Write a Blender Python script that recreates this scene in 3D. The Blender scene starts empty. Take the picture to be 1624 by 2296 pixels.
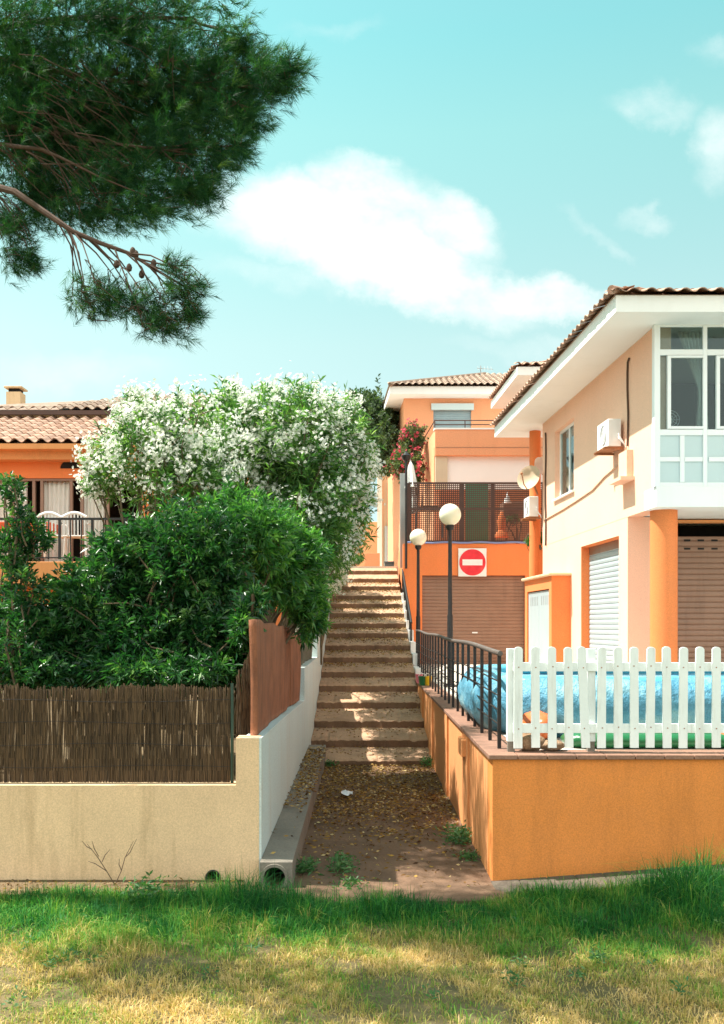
import bpy, math, random
import numpy as np
from math import radians, sin, cos, pi
from mathutils import Vector, Matrix
random.seed(7); RNG = np.random.default_rng(11)
S = bpy.context.scene
COL = S.collection

# ---------------------------------------------------------------- camera, sky, sun, exposure
EYE = 2.2
F, CX, HY = 2143.7, 812.0, 1403.0            # focal length / principal column / horizon row of the survey picture
cam_d = bpy.data.cameras.new('camera'); cam = bpy.data.objects.new('camera', cam_d); COL.objects.link(cam)
cam.location = (0, 0, EYE); cam.rotation_euler = (radians(90), 0, 0)
cam_d.sensor_fit = 'VERTICAL'; cam_d.sensor_height = 36; cam_d.sensor_width = 36
cam_d.lens = F / 2296 * 36
cam_d.shift_y = (HY - 1148) / 2296
cam_d.clip_start = .05; cam_d.clip_end = 3000
S.camera = cam
S.render.resolution_x = 724; S.render.resolution_y = 1024
S.view_settings.view_transform = 'Standard'; S.view_settings.look = 'None'
S.view_settings.exposure = 1.2; S.view_settings.gamma = 1

SUN_EL = radians(61); SUN_BACK = radians(8)   # sun to the left (-x), a little beyond the facades (+y)
sv = Vector((-cos(SUN_EL)*cos(SUN_BACK), cos(SUN_EL)*sin(SUN_BACK), sin(SUN_EL)))
sd = bpy.data.lights.new('sun', 'SUN'); so = bpy.data.objects.new('sun', sd); COL.objects.link(so)
sd.energy = 4.9; sd.angle = radians(.6); sd.color = (1, .94, .85)
so.rotation_euler = sv.to_track_quat('Z', 'Y').to_euler(); so.location = (-10, 5, 20)

W = bpy.data.worlds.new('World'); S.world = W; W.use_nodes = True
nt = W.node_tree; nt.nodes.clear()
def N(t, nt_=None, **k):
    n = (nt_ or nt).nodes.new(t)
    for a, b in k.items(): setattr(n, a, b)
    return n
out = N('ShaderNodeOutputWorld'); bg = N('ShaderNodeBackground'); nt.links.new(bg.outputs[0], out.inputs[0])
sky = N('ShaderNodeTexSky', sky_type='NISHITA', sun_disc=False, sun_elevation=SUN_EL,
        sun_rotation=math.atan2(sv.x, sv.y), air_density=1.0, dust_density=.7, ozone_density=1.0)
bg.inputs[1].default_value = .136
def mixc(bt, a, b, f=1.0, tree=None):
    tree = tree or nt
    m = N('ShaderNodeMix', tree, data_type='RGBA', blend_type=bt)
    for i, v in ((0, f), (6, a), (7, b)):
        if hasattr(v, 'is_output'): tree.links.new(v, m.inputs[i])
        else: m.inputs[i].default_value = v if i == 0 else (*v, 1)
    return m.outputs[2]
def math_(op, a, b=None, c=None, tree=None, clamp=False):
    tree = tree or nt
    m = N('ShaderNodeMath', tree, operation=op, use_clamp=clamp)
    for i, v in enumerate((a, b, c)):
        if v is None: continue
        if hasattr(v, 'is_output'): tree.links.new(v, m.inputs[i])
        else: m.inputs[i].default_value = v
    return m.outputs[0]
tc = N('ShaderNodeTexCoord')
sx = N('ShaderNodeSeparateXYZ'); nt.links.new(tc.outputs['Generated'], sx.inputs[0])
ramp = N('ShaderNodeValToRGB'); nt.links.new(sx.outputs[2], ramp.inputs[0])
SKYRAMP = [(0, (.56, .60, .53)), (.094, (.59, .62, .55)), (.2, (.87, .82, .57)), (.28, (.96, .95, .61)), (.457, (.89, 1.19, .70)), (.525, (.76, 1.21, .73)), (.75, (.8, 1.2, .78))]
e = ramp.color_ramp.elements
e[0].position, e[0].color = SKYRAMP[0][0], (*SKYRAMP[0][1], 1); e[1].position, e[1].color = SKYRAMP[-1][0], (*SKYRAMP[-1][1], 1)
for p, c in SKYRAMP[1:-1]: k = e.new(p); k.color = (*c, 1)
skyc = mixc('MULTIPLY', sky.outputs[0], ramp.outputs[0])
# clouds in direction space: a = x/y, b = z/y of the view direction
ya = math_('MAXIMUM', sx.outputs[1], .05)
ca = math_('DIVIDE', sx.outputs[0], ya); cb = math_('DIVIDE', sx.outputs[2], ya)
cv = N('ShaderNodeCombineXYZ'); nt.links.new(ca, cv.inputs[0]); nt.links.new(cb, cv.inputs[1])
def wnoise(scale, detail, rough, off=0, stretch=1):
    mp = N('ShaderNodeMapping'); nt.links.new(cv.outputs[0], mp.inputs[0]); mp.inputs[1].default_value = (off, off*.7, 0); mp.inputs[3].default_value = (1, stretch, 1)
    n = N('ShaderNodeTexNoise'); nt.links.new(mp.outputs[0], n.inputs[0])
    n.inputs['Scale'].default_value = scale; n.inputs['Detail'].default_value = detail; n.inputs['Roughness'].default_value = rough
    return n.outputs[0]
n1 = wnoise(8, 8, .58, 3.1, 1.4); n2 = wnoise(22, 6, .6, 9.7, 1.3); n3 = wnoise(3.2, 3, .5, 5.5)
wv_ = N('ShaderNodeTexNoise'); nt.links.new(cv.outputs[0], wv_.inputs[0]); wv_.inputs['Scale'].default_value = 9; wv_.inputs['Detail'].default_value = 6; wv_.inputs['Roughness'].default_value = .62
wsx = N('ShaderNodeSeparateColor'); nt.links.new(wv_.outputs[1], wsx.inputs[0])
ca = math_('ADD', ca, math_('MULTIPLY', math_('SUBTRACT', wsx.outputs[0], .5), .10)); cb = math_('ADD', cb, math_('MULTIPLY', math_('SUBTRACT', wsx.outputs[1], .5), .09))
def blob(px, py, rx, ry, rot, w):
    a0, b0 = (px-CX)/F, (HY-py)/F; rx, ry = rx/F, ry/F; c, s_ = cos(radians(rot)), sin(radians(rot))
    da = math_('SUBTRACT', ca, a0); db = math_('SUBTRACT', cb, b0)
    u = math_('ADD', math_('MULTIPLY', da, c/rx), math_('MULTIPLY', db, s_/rx))
    v = math_('ADD', math_('MULTIPLY', da, -s_/ry), math_('MULTIPLY', db, c/ry))
    r = math_('ADD', math_('MULTIPLY', u, u), math_('MULTIPLY', v, v))
    return math_('MULTIPLY', math_('SUBTRACT', 1.0, r, clamp=True), w)
cl = None
for args in [(720, 500, 330, 120, -14, 1.5), (900, 590, 420, 100, -17, 1.5), (840, 440, 210, 100, -12, 1.35), (1010, 510, 170, 100, -25, 1.25), (1150, 650, 260, 62, -12, 1.3),
             (1220, 680, 220, 45, -10, 1.1), (1480, 240, 150, 50, -12, .75), (1640, 340, 90, 130, 0, .85), (1430, 475, 90, 34, 0, .55), (1330, 520, 110, 26, -45, .5),
             (1600, 110, 90, 60, 0, .6), (1200, 770, 260, 34, -4, .45), (1330, 790, 200, 40, 0, .5), (740, 60, 140, 30, 0, .35), (600, 600, 260, 40, -6, .5),
             (150, 820, 300, 60, 0, .5), (-500, 500, 400, 160, 10, 1.2), (2400, 700, 500, 120, 0, 1.2)]:
    b_ = blob(*args); cl = b_ if cl is None else math_('MAXIMUM', cl, b_)
nn = math_('ADD', math_('MULTIPLY', n1, .62), math_('ADD', math_('MULTIPLY', n2, .2), math_('MULTIPLY', n3, .3)))
den = math_('MULTIPLY', cl, math_('MULTIPLY', math_('SUBTRACT', nn, .30, clamp=True), 4.0))
mr = N('ShaderNodeMapRange', interpolation_type='SMOOTHSTEP'); nt.links.new(den, mr.inputs[0])
mr.inputs[1].default_value = .02; mr.inputs[2].default_value = 1.55
skyc = mixc('MIX', skyc, (3.7, 3.85, 3.75), math_('MULTIPLY', mr.outputs[0], .93))
# unseen bright cloud cover added behind the viewer to lift the shaded facades
nb = N('ShaderNodeTexNoise'); nt.links.new(tc.outputs['Generated'], nb.inputs[0]); nb.inputs['Scale'].default_value = 2.6; nb.inputs['Detail'].default_value = 5
bk = N('ShaderNodeMapRange', interpolation_type='SMOOTHSTEP'); nt.links.new(math_('MULTIPLY', math_('MULTIPLY', sx.outputs[1], -1.0, clamp=True), math_('MULTIPLY', nb.outputs[0], 2.0)), bk.inputs[0])
bk.inputs[1].default_value = .12; bk.inputs[2].default_value = .5
skyc = mixc('MIX', skyc, (5.5, 6.0, 5.7), bk.outputs[0])
nt.links.new(skyc, bg.inputs[0])

# ---------------------------------------------------------------- helpers
def P(px, py, d): return Vector(((px-CX)/F*d, d, EYE + (HY-py)/F*d))
def XX(px, d): return (px-CX)/F*d
def ZZ(py, d): return EYE + (HY-py)/F*d
def tag(o, label=None, cat=None, group=None, kind=None):
    if label: o['label'] = label
    if cat: o['category'] = cat
    if group: o['group'] = group
    if kind: o['kind'] = kind
    return o
def empty(name, loc, label, cat, group=None, rz=0):
    o = bpy.data.objects.new(name, None); COL.objects.link(o); o.location = loc; o.rotation_euler.z = rz; o.empty_display_size = .2
    return tag(o, label, cat, group)
def link(name, me, mat, parent=None, smooth=False, keep=True):
    o = bpy.data.objects.new(name, me); COL.objects.link(o)
    if mat: me.materials.append(mat)
    if parent is not None:
        o.parent = parent
        if keep: o.matrix_parent_inverse = world(parent).inverted()
    if smooth: me.shade_smooth()
    return o
def world(o):
    m = Matrix.LocRotScale(o.location, o.rotation_euler, o.scale)
    return (world(o.parent) @ o.matrix_parent_inverse @ m) if o.parent else m
def copy_tree(o, parent=None):
    c = o.copy(); COL.objects.link(c)
    if parent is not None: c.parent = parent; c.matrix_parent_inverse = o.matrix_parent_inverse.copy()
    for ch in list(o.children): copy_tree(ch, c)
    return c
class MB:
    def __init__(s, xf=None): s.v = []; s.f = []; s.xf = xf
    def add(s, vs, fs):
        b = len(s.v)
        for v in vs: s.v.append(tuple(s.xf(*v)) if s.xf else tuple(v))
        s.f += [tuple(i+b for i in f) for f in fs]; return s
    def box(s, x0, x1, y0, y1, z0, z1):
        x0, x1 = min(x0, x1), max(x0, x1); y0, y1 = min(y0, y1), max(y0, y1); z0, z1 = min(z0, z1), max(z0, z1)
        return s.add([(x0,y0,z0),(x1,y0,z0),(x1,y1,z0),(x0,y1,z0),(x0,y0,z1),(x1,y0,z1),(x1,y1,z1),(x0,y1,z1)],
              [(0,3,2,1),(4,5,6,7),(0,1,5,4),(1,2,6,5),(2,3,7,6),(3,0,4,7)])
    def prism(s, pts, off):      # polygon pts (3d) extruded by off
        n = len(pts); q = [tuple(Vector(p)+Vector(off)) for p in pts]
        return s.add(list(map(tuple, pts))+q, [tuple(range(n))[::-1], tuple(range(n, 2*n))] + [(i, (i+1)%n, n+(i+1)%n, n+i) for i in range(n)])
    def tube(s, pts, r, n=8, cap=True):
        pts = [Vector(p) for p in pts]; rs = r if isinstance(r, (list, tuple)) else [r]*len(pts)
        vs = []; u = None
        for i, p in enumerate(pts):
            t = (pts[min(i+1, len(pts)-1)] - pts[max(i-1, 0)]).normalized()
            if u is None: u = t.orthogonal().normalized()
            u = (u - t*u.dot(t)).normalized(); w = t.cross(u)
            for k in range(n):
                a = 2*pi*k/n; vs.append(tuple(p + (u*cos(a)+w*sin(a))*rs[i]))
        fs = [(i*n+k, i*n+(k+1)%n, (i+1)*n+(k+1)%n, (i+1)*n+k) for i in range(len(pts)-1) for k in range(n)]
        if cap: fs += [tuple(range(n))[::-1], tuple(range((len(pts)-1)*n, len(pts)*n))]
        return s.add(vs, fs)
    def lathe(s, c, prof, n=24, axis='Z'):
        c = Vector(c); vs = []
        for r, z in prof:
            for k in range(n):
                a = 2*pi*k/n; o = {'Z': (r*cos(a), r*sin(a), z), 'Y': (r*cos(a), z, r*sin(a)), 'X': (z, r*cos(a), r*sin(a))}[axis]
                vs.append(tuple(c+Vector(o)))
        fs = [(i*n+k, i*n+(k+1)%n, (i+1)*n+(k+1)%n, (i+1)*n+k) for i in range(len(prof)-1) for k in range(n)]
        fs += [tuple(range(n))[::-1], tuple(range((len(prof)-1)*n, len(prof)*n))]
        return s.add(vs, fs)
    def sphere(s, c, r, n=24, sq=(1,1,1)):
        vs = []; c = Vector(c); m = n//2
        for i in range(m+1):
            t = pi*i/m
            for k in range(n): a = 2*pi*k/n; vs.append((c.x+r*sq[0]*sin(t)*cos(a), c.y+r*sq[1]*sin(t)*sin(a), c.z+r*sq[2]*cos(t)))
        return s.add(vs, [(i*n+k, (i+1)*n+k, (i+1)*n+(k+1)%n, i*n+(k+1)%n) for i in range(m) for k in range(n)])
    def mesh(s, name):
        me = bpy.data.meshes.new(name); me.from_pydata(s.v, [], s.f); me.validate()
        import bmesh
        b = bmesh.new(); b.from_mesh(me); bmesh.ops.remove_doubles(b, verts=b.verts, dist=1e-5) if False else None
        bmesh.ops.recalc_face_normals(b, faces=b.faces); b.to_mesh(me); b.free(); return me
    def build(s, name, mat, parent=None, smooth=False, bevel=0):
        o = link(name, s.mesh(name), mat, parent, smooth)
        if bevel:
            m = o.modifiers.new('bevel', 'BEVEL'); m.width = bevel; m.segments = 2; m.limit_method = 'ANGLE'; m.angle_limit = radians(40)
        if smooth:
            try:
                o.data.set_sharp_from_angle(angle=radians(40))
            except Exception: pass
        return o
def panel(mb, axis, c0, c1, a0, a1, z0, z1, holes):
    """wall slab between planes c0..c1; a = the in-plane horizontal coordinate; holes = [(a0,a1,z0,z1)]"""
    As = sorted({a0, a1, *[h[0] for h in holes], *[h[1] for h in holes]}); Zs = sorted({z0, z1, *[h[2] for h in holes], *[h[3] for h in holes]})
    for i in range(len(As)-1):
        for j in range(len(Zs)-1):
            am, zm = (As[i]+As[i+1])/2, (Zs[j]+Zs[j+1])/2
            if any(h[0] < am < h[1] and h[2] < zm < h[3] for h in holes): continue
            if axis == 'x': mb.box(c0, c1, As[i], As[i+1], Zs[j], Zs[j+1])
            else: mb.box(As[i], As[i+1], c0, c1, Zs[j], Zs[j+1])
    return mb
def npmesh(name, V, Fc, mat, parent=None, rnd=None, uv=None):
    V = np.asarray(V, dtype=np.float32).reshape(-1, 3); Fc = np.asarray(Fc, dtype=np.int32); k = Fc.shape[1]
    me = bpy.data.meshes.new(name); me.vertices.add(len(V)); me.vertices.foreach_set('co', V.ravel())
    me.loops.add(Fc.size); me.loops.foreach_set('vertex_index', Fc.ravel())
    me.polygons.add(len(Fc)); me.polygons.foreach_set('loop_start', np.arange(0, Fc.size, k, dtype=np.int32))
    try: me.polygons.foreach_set('loop_total', np.full(len(Fc), k, dtype=np.int32))
    except Exception: pass
    if rnd is not None:
        at = me.attributes.new('rnd', 'FLOAT', 'FACE'); at.data.foreach_set('value', np.asarray(rnd, dtype=np.float32))
    me.update(calc_edges=True)
    return link(name, me, mat, parent)

# ---------------------------------------------------------------- materials
def lin(h):
    h = h.lstrip('#'); c = [int(h[i:i+2], 16)/255 for i in (0, 2, 4)]
    return tuple(x/12.92 if x <= .04045 else ((x+.055)/1.055)**2.4 for x in c)
def mat_new(name):
    m = bpy.data.materials.new(name); m.use_nodes = True; t = m.node_tree; b = t.nodes['Principled BSDF']; return m, t, b
def objnoise(t, scale, detail=4, rough=.55, stretch=(1,1,1), coord='Object'):
    c = N('ShaderNodeTexCoord', t); mp = N('ShaderNodeMapping', t); t.links.new(c.outputs[coord], mp.inputs[0]); mp.inputs[3].default_value = stretch
    n = N('ShaderNodeTexNoise', t); t.links.new(mp.outputs[0], n.inputs[0]); n.inputs['Scale'].default_value = scale; n.inputs['Detail'].default_value = detail; n.inputs['Roughness'].default_value = rough
    return n.outputs[0]
def remap(t, v, a, b, c=0, d=1):
    m = N('ShaderNodeMapRange', t); t.links.new(v, m.inputs[0])
    for i, x in enumerate((a, b, c, d)): m.inputs[i+1].default_value = x
    return m.outputs[0]
def bump(t, b, h, strength=.3, dist=.01):
    n = N('ShaderNodeBump', t); t.links.new(h, n.inputs['Height']); n.inputs['Strength'].default_value = strength; n.inputs['Distance'].default_value = dist
    t.links.new(n.outputs[0], b.inputs['Normal'])
def surf(name, col, rough=.7, var=.12, dirt=None, dirt_amt=.35, nscale=1.3, fine=90, bs=.25, streak=False, metal=0, spec=.4, bd=.004):
    m, t, b = mat_new(name)
    c0 = tuple(x*(1-var) for x in col); c1 = tuple(min(1, x*(1+var)) for x in col)
    base = mixc('MIX', c0, c1, remap(t, objnoise(t, nscale, 6, .65), .3, .7), t)
    if dirt:
        d = remap(t, objnoise(t, nscale*.8, 8, .7, (3, 3, .35) if streak else (1, 1, 1)), .52, .75, 0, dirt_amt)
        base = mixc('MIX', base, dirt, d, t)
    if bs >= .3:
        g = remap(t, objnoise(t, fine*.6, 3, .8), .3, .7, .80, 1.16); gc = N('ShaderNodeCombineColor', t)
        for q in range(3): t.links.new(g, gc.inputs[q])
        base = mixc('MULTIPLY', base, gc.outputs[0], 1.0, t)
        sp_ = remap(t, objnoise(t, 7, 8, .75), .63, .72, 0, .30); base = mixc('MIX', base, tuple(x*.45 for x in col), sp_, t)
    t.links.new(base, b.inputs['Base Color'])
    t.links.new(remap(t, objnoise(t, nscale*4), .3, .7, rough*.88, min(1, rough*1.1)), b.inputs['Roughness'])
    b.inputs['Metallic'].default_value = metal; b.inputs['Specular IOR Level'].default_value = spec
    if bs: bump(t, b, objnoise(t, fine, 5, .7), bs, bd)
    return m
def mixc(bt, a, b, f=1.0, tree=None):
    tree = tree or nt
    m = N('ShaderNodeMix', tree, data_type='RGBA', blend_type=bt)
    for i, v in ((0, f), (6, a), (7, b)):
        if hasattr(v, 'is_output'): tree.links.new(v, m.inputs[i])
        else: m.inputs[i].default_value = v if i == 0 else (*v, 1)
    return m.outputs[2]
def leafmat(name, stops, trans=.35, rough=.45, tcol=None, spec=.5):
    m, t, b = mat_new(name)
    at = N('ShaderNodeAttribute', t, attribute_name='rnd'); r = N('ShaderNodeValToRGB', t); t.links.new(at.outputs['Fac'], r.inputs[0])
    el = r.color_ramp.elements; el[0].position, el[0].color = 0, (*stops[0], 1); el[1].position, el[1].color = 1, (*stops[-1], 1)
    for i, c in enumerate(stops[1:-1]): k = el.new((i+1)/(len(stops)-1)); k.color = (*c, 1)
    t.links.new(r.outputs[0], b.inputs['Base Color']); b.inputs['Roughness'].default_value = rough; b.inputs['Specular IOR Level'].default_value = spec
    tr = N('ShaderNodeBsdfTranslucent', t)
    tc_ = mixc('MULTIPLY', r.outputs[0], tcol or (1.6, 1.9, .8), 1.0, t); t.links.new(tc_, tr.inputs[0])
    mx = N('ShaderNodeMixShader', t); mx.inputs[0].default_value = trans
    t.links.new(b.outputs[0], mx.inputs[1]); t.links.new(tr.outputs[0], mx.inputs[2]); t.links.new(mx.outputs[0], t.nodes['Material Output'].inputs[0])
    return m
M = {}
M['cream'] = surf('cream_render', (.72, .50, .30), .9, .09, (.30, .19, .09), .65, 1.5, 130, .5, True)
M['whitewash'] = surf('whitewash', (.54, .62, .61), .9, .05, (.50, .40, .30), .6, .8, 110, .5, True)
M['orange'] = surf('orange_render', (.70, .24, .055), .9, .09, (.34, .12, .03), .42, 1.5, 150, .6, True)
M['orange_side'] = surf('salmon_render', (.72, .30, .11), .9, .08, (.36, .15, .05), .45, .8, 150, .5, True)
M['salmon'] = surf('house_render', (.88, .535, .385), .9, .03, (.66, .36, .22), .2, .7, 140, .35, True)
M['deeporange'] = surf('deep_orange_render', (.80, .225, .07), .9, .05, (.5, .17, .04), .3, .8, 140, .35, True)
M['farorange'] = surf('far_orange_render', (.74, .33, .17), .9, .05, (.5, .23, .1), .3, .5, 60, .3, True)
M['whiteplaster'] = surf('white_plaster', (.80, .80, .78), .8, .03, (.6, .58, .52), .25, .6, 60, .2, True)
M['whitepaint'] = surf('white_paint', (.74, .79, .78), .5, .05, (.40, .39, .33), .55, 5, 60, .25, True)
M['frame'] = surf('white_frame', (.78, .80, .80), .35, .02, None, 0, 3, 60, .05)
M['black'] = surf('black_iron', (.022, .02, .02), .45, .3, (.09, .05, .03), .4, 9, 80, .4, False, .2)
M['rail_top'] = surf('worn_handrail', (.11, .09, .08), .5, .3, (.2, .14, .1), .5, 9, 60, .4)
M['concrete'] = surf('concrete', (.22, .19, .155), .9, .18, (.10, .075, .055), .6, 2.2, 70, .8, bd=.01)
M['alley'] = surf('alley_paving', (.17, .10, .06), .95, .3, (.05, .028, .015), .85, 1.6, 55, 1, bd=.015)
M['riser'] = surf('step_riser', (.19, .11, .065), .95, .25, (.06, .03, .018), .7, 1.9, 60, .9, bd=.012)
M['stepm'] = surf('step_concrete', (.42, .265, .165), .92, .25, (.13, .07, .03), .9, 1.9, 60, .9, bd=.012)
M['terrace'] = surf('terrace_paving', (.58, .53, .46), .85, .08, (.40, .33, .27), .4, 1.2, 40, .3)
M['capstone'] = surf('coping_tile', (.26, .14, .095), .8, .15, (.14, .08, .06), .6, 3, 60, .6)
M['soil'] = surf('soil', (.17, .115, .06), 1, .25, (.26, .19, .1), .6, 2.5, 30, 1, bd=.03)
M['steel'] = surf('shutter_grey', (.36, .42, .44), .45, .04, (.3, .3, .3), .3, 2, 40, .1, True, 0)
M['brownshut'] = surf('brown_shutter', (.27, .155, .105), .45, .1, (.1, .06, .04), .4, 2, 40, .1, True)
M['mesh'] = surf('brown_mesh', (.075, .035, .025), .5, .15, None, 0, 3, 40, .1)
M['blueshut'] = surf('grey_shutter', (.25, .33, .36), .5, .06, None, 0, 3, 40, .1)
M['bark'] = surf('bark', (.15, .095, .065), .95, .3, (.06, .04, .03), .5, 12, 60, 1, bd=.01)
M['twig'] = surf('twig', (.085, .052, .036), .9, .25, None, 0, 12, 60, .5)
M['olestem'] = surf('oleander_stem', (.13, .095, .055), .85, .25, None, 0, 12, 60, .4)
M['cone'] = surf('pine_cone', (.08, .05, .035), .9, .2, None, 0, 12, 60, .5)
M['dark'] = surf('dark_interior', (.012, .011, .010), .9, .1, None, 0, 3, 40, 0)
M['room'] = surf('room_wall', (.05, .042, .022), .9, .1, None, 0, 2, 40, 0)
M['curtain'] = surf('curtain_cloth', (.74, .72, .66), .9, .05, None, 0, 6, 200, .2)
M['plastic'] = surf('white_plastic', (.80, .78, .76), .35, .03, None, 0, 6, 200, .05)
M['redcloth'] = surf('red_cloth', (.62, .10, .03), .8, .1, None, 0, 6, 200, .1)
M['green_blind'] = surf('green_blind', (.02, .20, .11), .7, .1, None, 0, 6, 200, .1)
M['greycloth'] = surf('grey_cloth', (.44, .45, .46), .85, .06, None, 0, 5, 90, .3)
M['stone'] = surf('rock', (.36, .22, .13), .95, .25, (.55, .5, .42), .6, 9, 60, 1, bd=.02)
M['terracloth'] = surf('terracotta_cloth', (.26, .10, .05), .95, .32, (.09, .035, .022), .85, 3.2, 120, 1, True)
M['bin'] = surf('bin_plastic', (.10, .12, .13), .5, .08, None, 0, 5, 60, .1)
M['paper'] = surf('paper', (.75, .76, .78), .8, .05, None, 0, 9, 60, .3)
M['signwhite'] = surf('sign_white', (.78, .79, .76), .4, .03, (.6, .56, .5), .25, 4, 60, .05)
M['signred'] = surf('sign_red', (.74, .03, .045), .45, .12, (.85, .16, .13), .5, 5, 60, .05)
M['pipe'] = surf('dark_pipe', (.05, .045, .04), .9, .2, None, 0, 8, 60, .3)
M['cable'] = surf('cable_brown', (.10, .055, .035), .8, .2, None, 0, 8, 60, .3)
M['cable_pale'] = surf('cable_pale', (.62, .42, .30), .8, .1, None, 0, 8, 60, .3)
M['rust'] = surf('rusty_metal', (.34, .15, .07), .8, .25, (.5, .3, .2), .5, 9, 60, .5)
M['bluehose'] = surf('blue_hose', (.18, .22, .40), .5, .1, None, 0, 8, 60, .1)
M['beige'] = surf('beige_render', (.56, .47, .34), .9, .06, (.4, .33, .24), .3, .5, 60, .2, True)
M['greywall'] = surf('grey_board', (.33, .34, .34), .7, .06, None, 0, 2, 60, .1)
M['bluedoor'] = surf('pale_blue_door', (.38, .50, .55), .5, .05, None, 0, 2, 60, .1)
for n_, c_ in (('toy_red', (.7, .06, .08)), ('toy_green', (.015, .13, .045)), ('toy_yellow', (.85, .50, .02)), ('toy_blue', (.05, .25, .5)), ('toy_pink', (.75, .2, .25)), ('toy_orange', (.55, .12, .03))):
    M[n_] = surf(n_, c_, .35, .08, None, 0, 4, 60, .05)
def poolmat():
    m, t, b = mat_new('pool_vinyl')
    r = N('ShaderNodeValToRGB', t); t.links.new(objnoise(t, 1.5, 5, .6, (1, 1, 2.0)), r.inputs[0])
    el = r.color_ramp.elements; el[0].position, el[0].color = .30, (.03, .15, .24, 1); el[1].position, el[1].color = .70, (.30, .52, .58, 1)
    k = el.new(.5); k.color = (.09, .29, .41, 1)
    t.links.new(r.outputs[0], b.inputs['Base Color']); b.inputs['Roughness'].default_value = .5
    bump(t, b, objnoise(t, 4, 6, .65, (1, 1, .6)), 1, .09); return m
M['pool'] = poolmat()
def glass(name='window_glass', tint=(.75, .85, .85)):
    m, t, b = mat_new(name); g = N('ShaderNodeBsdfGlossy', t); g.inputs[1].default_value = .02; g.inputs[0].default_value = (.9, .95, .95, 1)
    tr = N('ShaderNodeBsdfTransparent', t); tr.inputs[0].default_value = (*tint, 1); mx = N('ShaderNodeMixShader', t)
    fr = N('ShaderNodeFresnel', t); fr.inputs[0].default_value = 1.5
    t.links.new(math_('MULTIPLY', fr.outputs[0], .9, tree=t, clamp=True), mx.inputs[0]); t.links.new(tr.outputs[0], mx.inputs[1]); t.links.new(g.outputs[0], mx.inputs[2])
    t.links.new(mx.outputs[0], t.nodes['Material Output'].inputs[0]); return m
M['glass'] = glass()
M['frosted'] = surf('frosted_panel', (.50, .60, .61), .25, .03, None, 0, 2, 30, .1)
def globe():
    m, t, b = mat_new('globe_glass'); b.inputs['Base Color'].default_value = (.80, .76, .60, 1); b.inputs['Roughness'].default_value = .3
    b.inputs['Subsurface Weight'].default_value = .4; b.inputs['Subsurface Radius'].default_value = (.2, .2, .15); b.inputs['Subsurface Scale'].default_value = .5
    t.links.new(mixc('MIX', (.82, .79, .66), (.78, .72, .50), remap(t, objnoise(t, 3), .35, .7), t), b.inputs['Base Color']); return m
M['globe'] = globe()
def reedmat():
    m, t, b = mat_new('reed')
    at = N('ShaderNodeAttribute', t, attribute_name='rnd'); r = N('ShaderNodeValToRGB', t); t.links.new(at.outputs['Fac'], r.inputs[0])
    el = r.color_ramp.elements; el[0].color = (.03, .019, .009, 1); el[1].color = (.16, .098, .048, 1)
    t.links.new(mixc('MULTIPLY', r.outputs[0], mixc('MIX', (.6, .6, .6), (1.15, 1.1, 1.05), objnoise(t, 3, 5), t), 1.0, t), b.inputs['Base Color']); b.inputs['Roughness'].default_value = .9; return m
M['reed'] = reedmat()
def tilemat(name, cols):
    m, t, b = mat_new(name)
    at = N('ShaderNodeAttribute', t, attribute_name='rnd'); r = N('ShaderNodeValToRGB', t); t.links.new(at.outputs['Fac'], r.inputs[0])
    el = r.color_ramp.elements; el[0].color = (*cols[0], 1); el[1].color = (*cols[1], 1)
    t.links.new(mixc('MIX', r.outputs[0], cols[2], remap(t, objnoise(t, 6, 6, .7), .45, .75, 0, .55), t), b.inputs['Base Color']); b.inputs['Roughness'].default_value = .9
    bump(t, b, objnoise(t, 60), .4, .01); return m
M['tile'] = tilemat('clay_tile', ((.30, .16, .105), (.50, .31, .22), (.36, .30, .25)))
M['tile_far'] = tilemat('weathered_clay_tile', ((.24, .15, .105), (.36, .26, .19), (.28, .255, .225)))
M['leaf_dark'] = leafmat('oleander_leaf_green', [(.006, .034, .014), (.016, .078, .022), (.045, .15, .035), (.15, .28, .07)], .32, .34)
M['leaf_bright'] = leafmat('bright_leaf', [(.012, .06, .018), (.035, .13, .03), (.10, .26, .05), (.22, .40, .08)], .34, .4)
M['leaf_mid'] = leafmat('oleander_leaf', [(.03, .095, .03), (.07, .17, .045), (.15, .27, .07), (.24, .37, .11)], .38, .4)
M['leaf_far'] = leafmat('far_leaf', [(.025, .055, .025), (.06, .10, .04), (.12, .16, .06)], .25, .6)
M['leaf_boug'] = leafmat('bougainvillea_leaf', [(.04, .08, .03), (.10, .13, .05), (.16, .14, .07)], .3, .6)
M['petal_white'] = leafmat('white_petal', [(.70, .72, .60), (.82, .83, .74), (.88, .88, .83)], .5, .7, (1, 1, 1), .2)
M['petal_pink'] = leafmat('pink_bract', [(.40, .03, .06), (.55, .06, .10), (.6, .15, .17)], .25, .7, (1.2, .8, .9), .2)
M['needle'] = leafmat('pine_needle', [(.005, .036, .022), (.013, .07, .028), (.045, .135, .036), (.15, .25, .055)], .30, .6, (1.6, 1.9, .7), .2)
M['needle_dry'] = leafmat('dry_needle', [(.12, .07, .04), (.2, .12, .07)], .2, .7, (1, 1, 1), .2)
M['grass'] = leafmat('grass_blade', [(.015, .11, .025), (.05, .24, .035), (.20, .33, .05), (.46, .34, .11), (.72, .50, .24)], .35, .6, (1.3, 1.4, .8), .25)
M['litter'] = leafmat('fallen_leaf', [(.06, .028, .012), (.17, .085, .025), (.36, .22, .05), (.60, .48, .24)], .15, .8, (1, 1, 1), .2)
M['weed'] = leafmat('weed_leaf', [(.03, .10, .03), (.06, .16, .05), (.12, .22, .08)], .3, .6)
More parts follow.
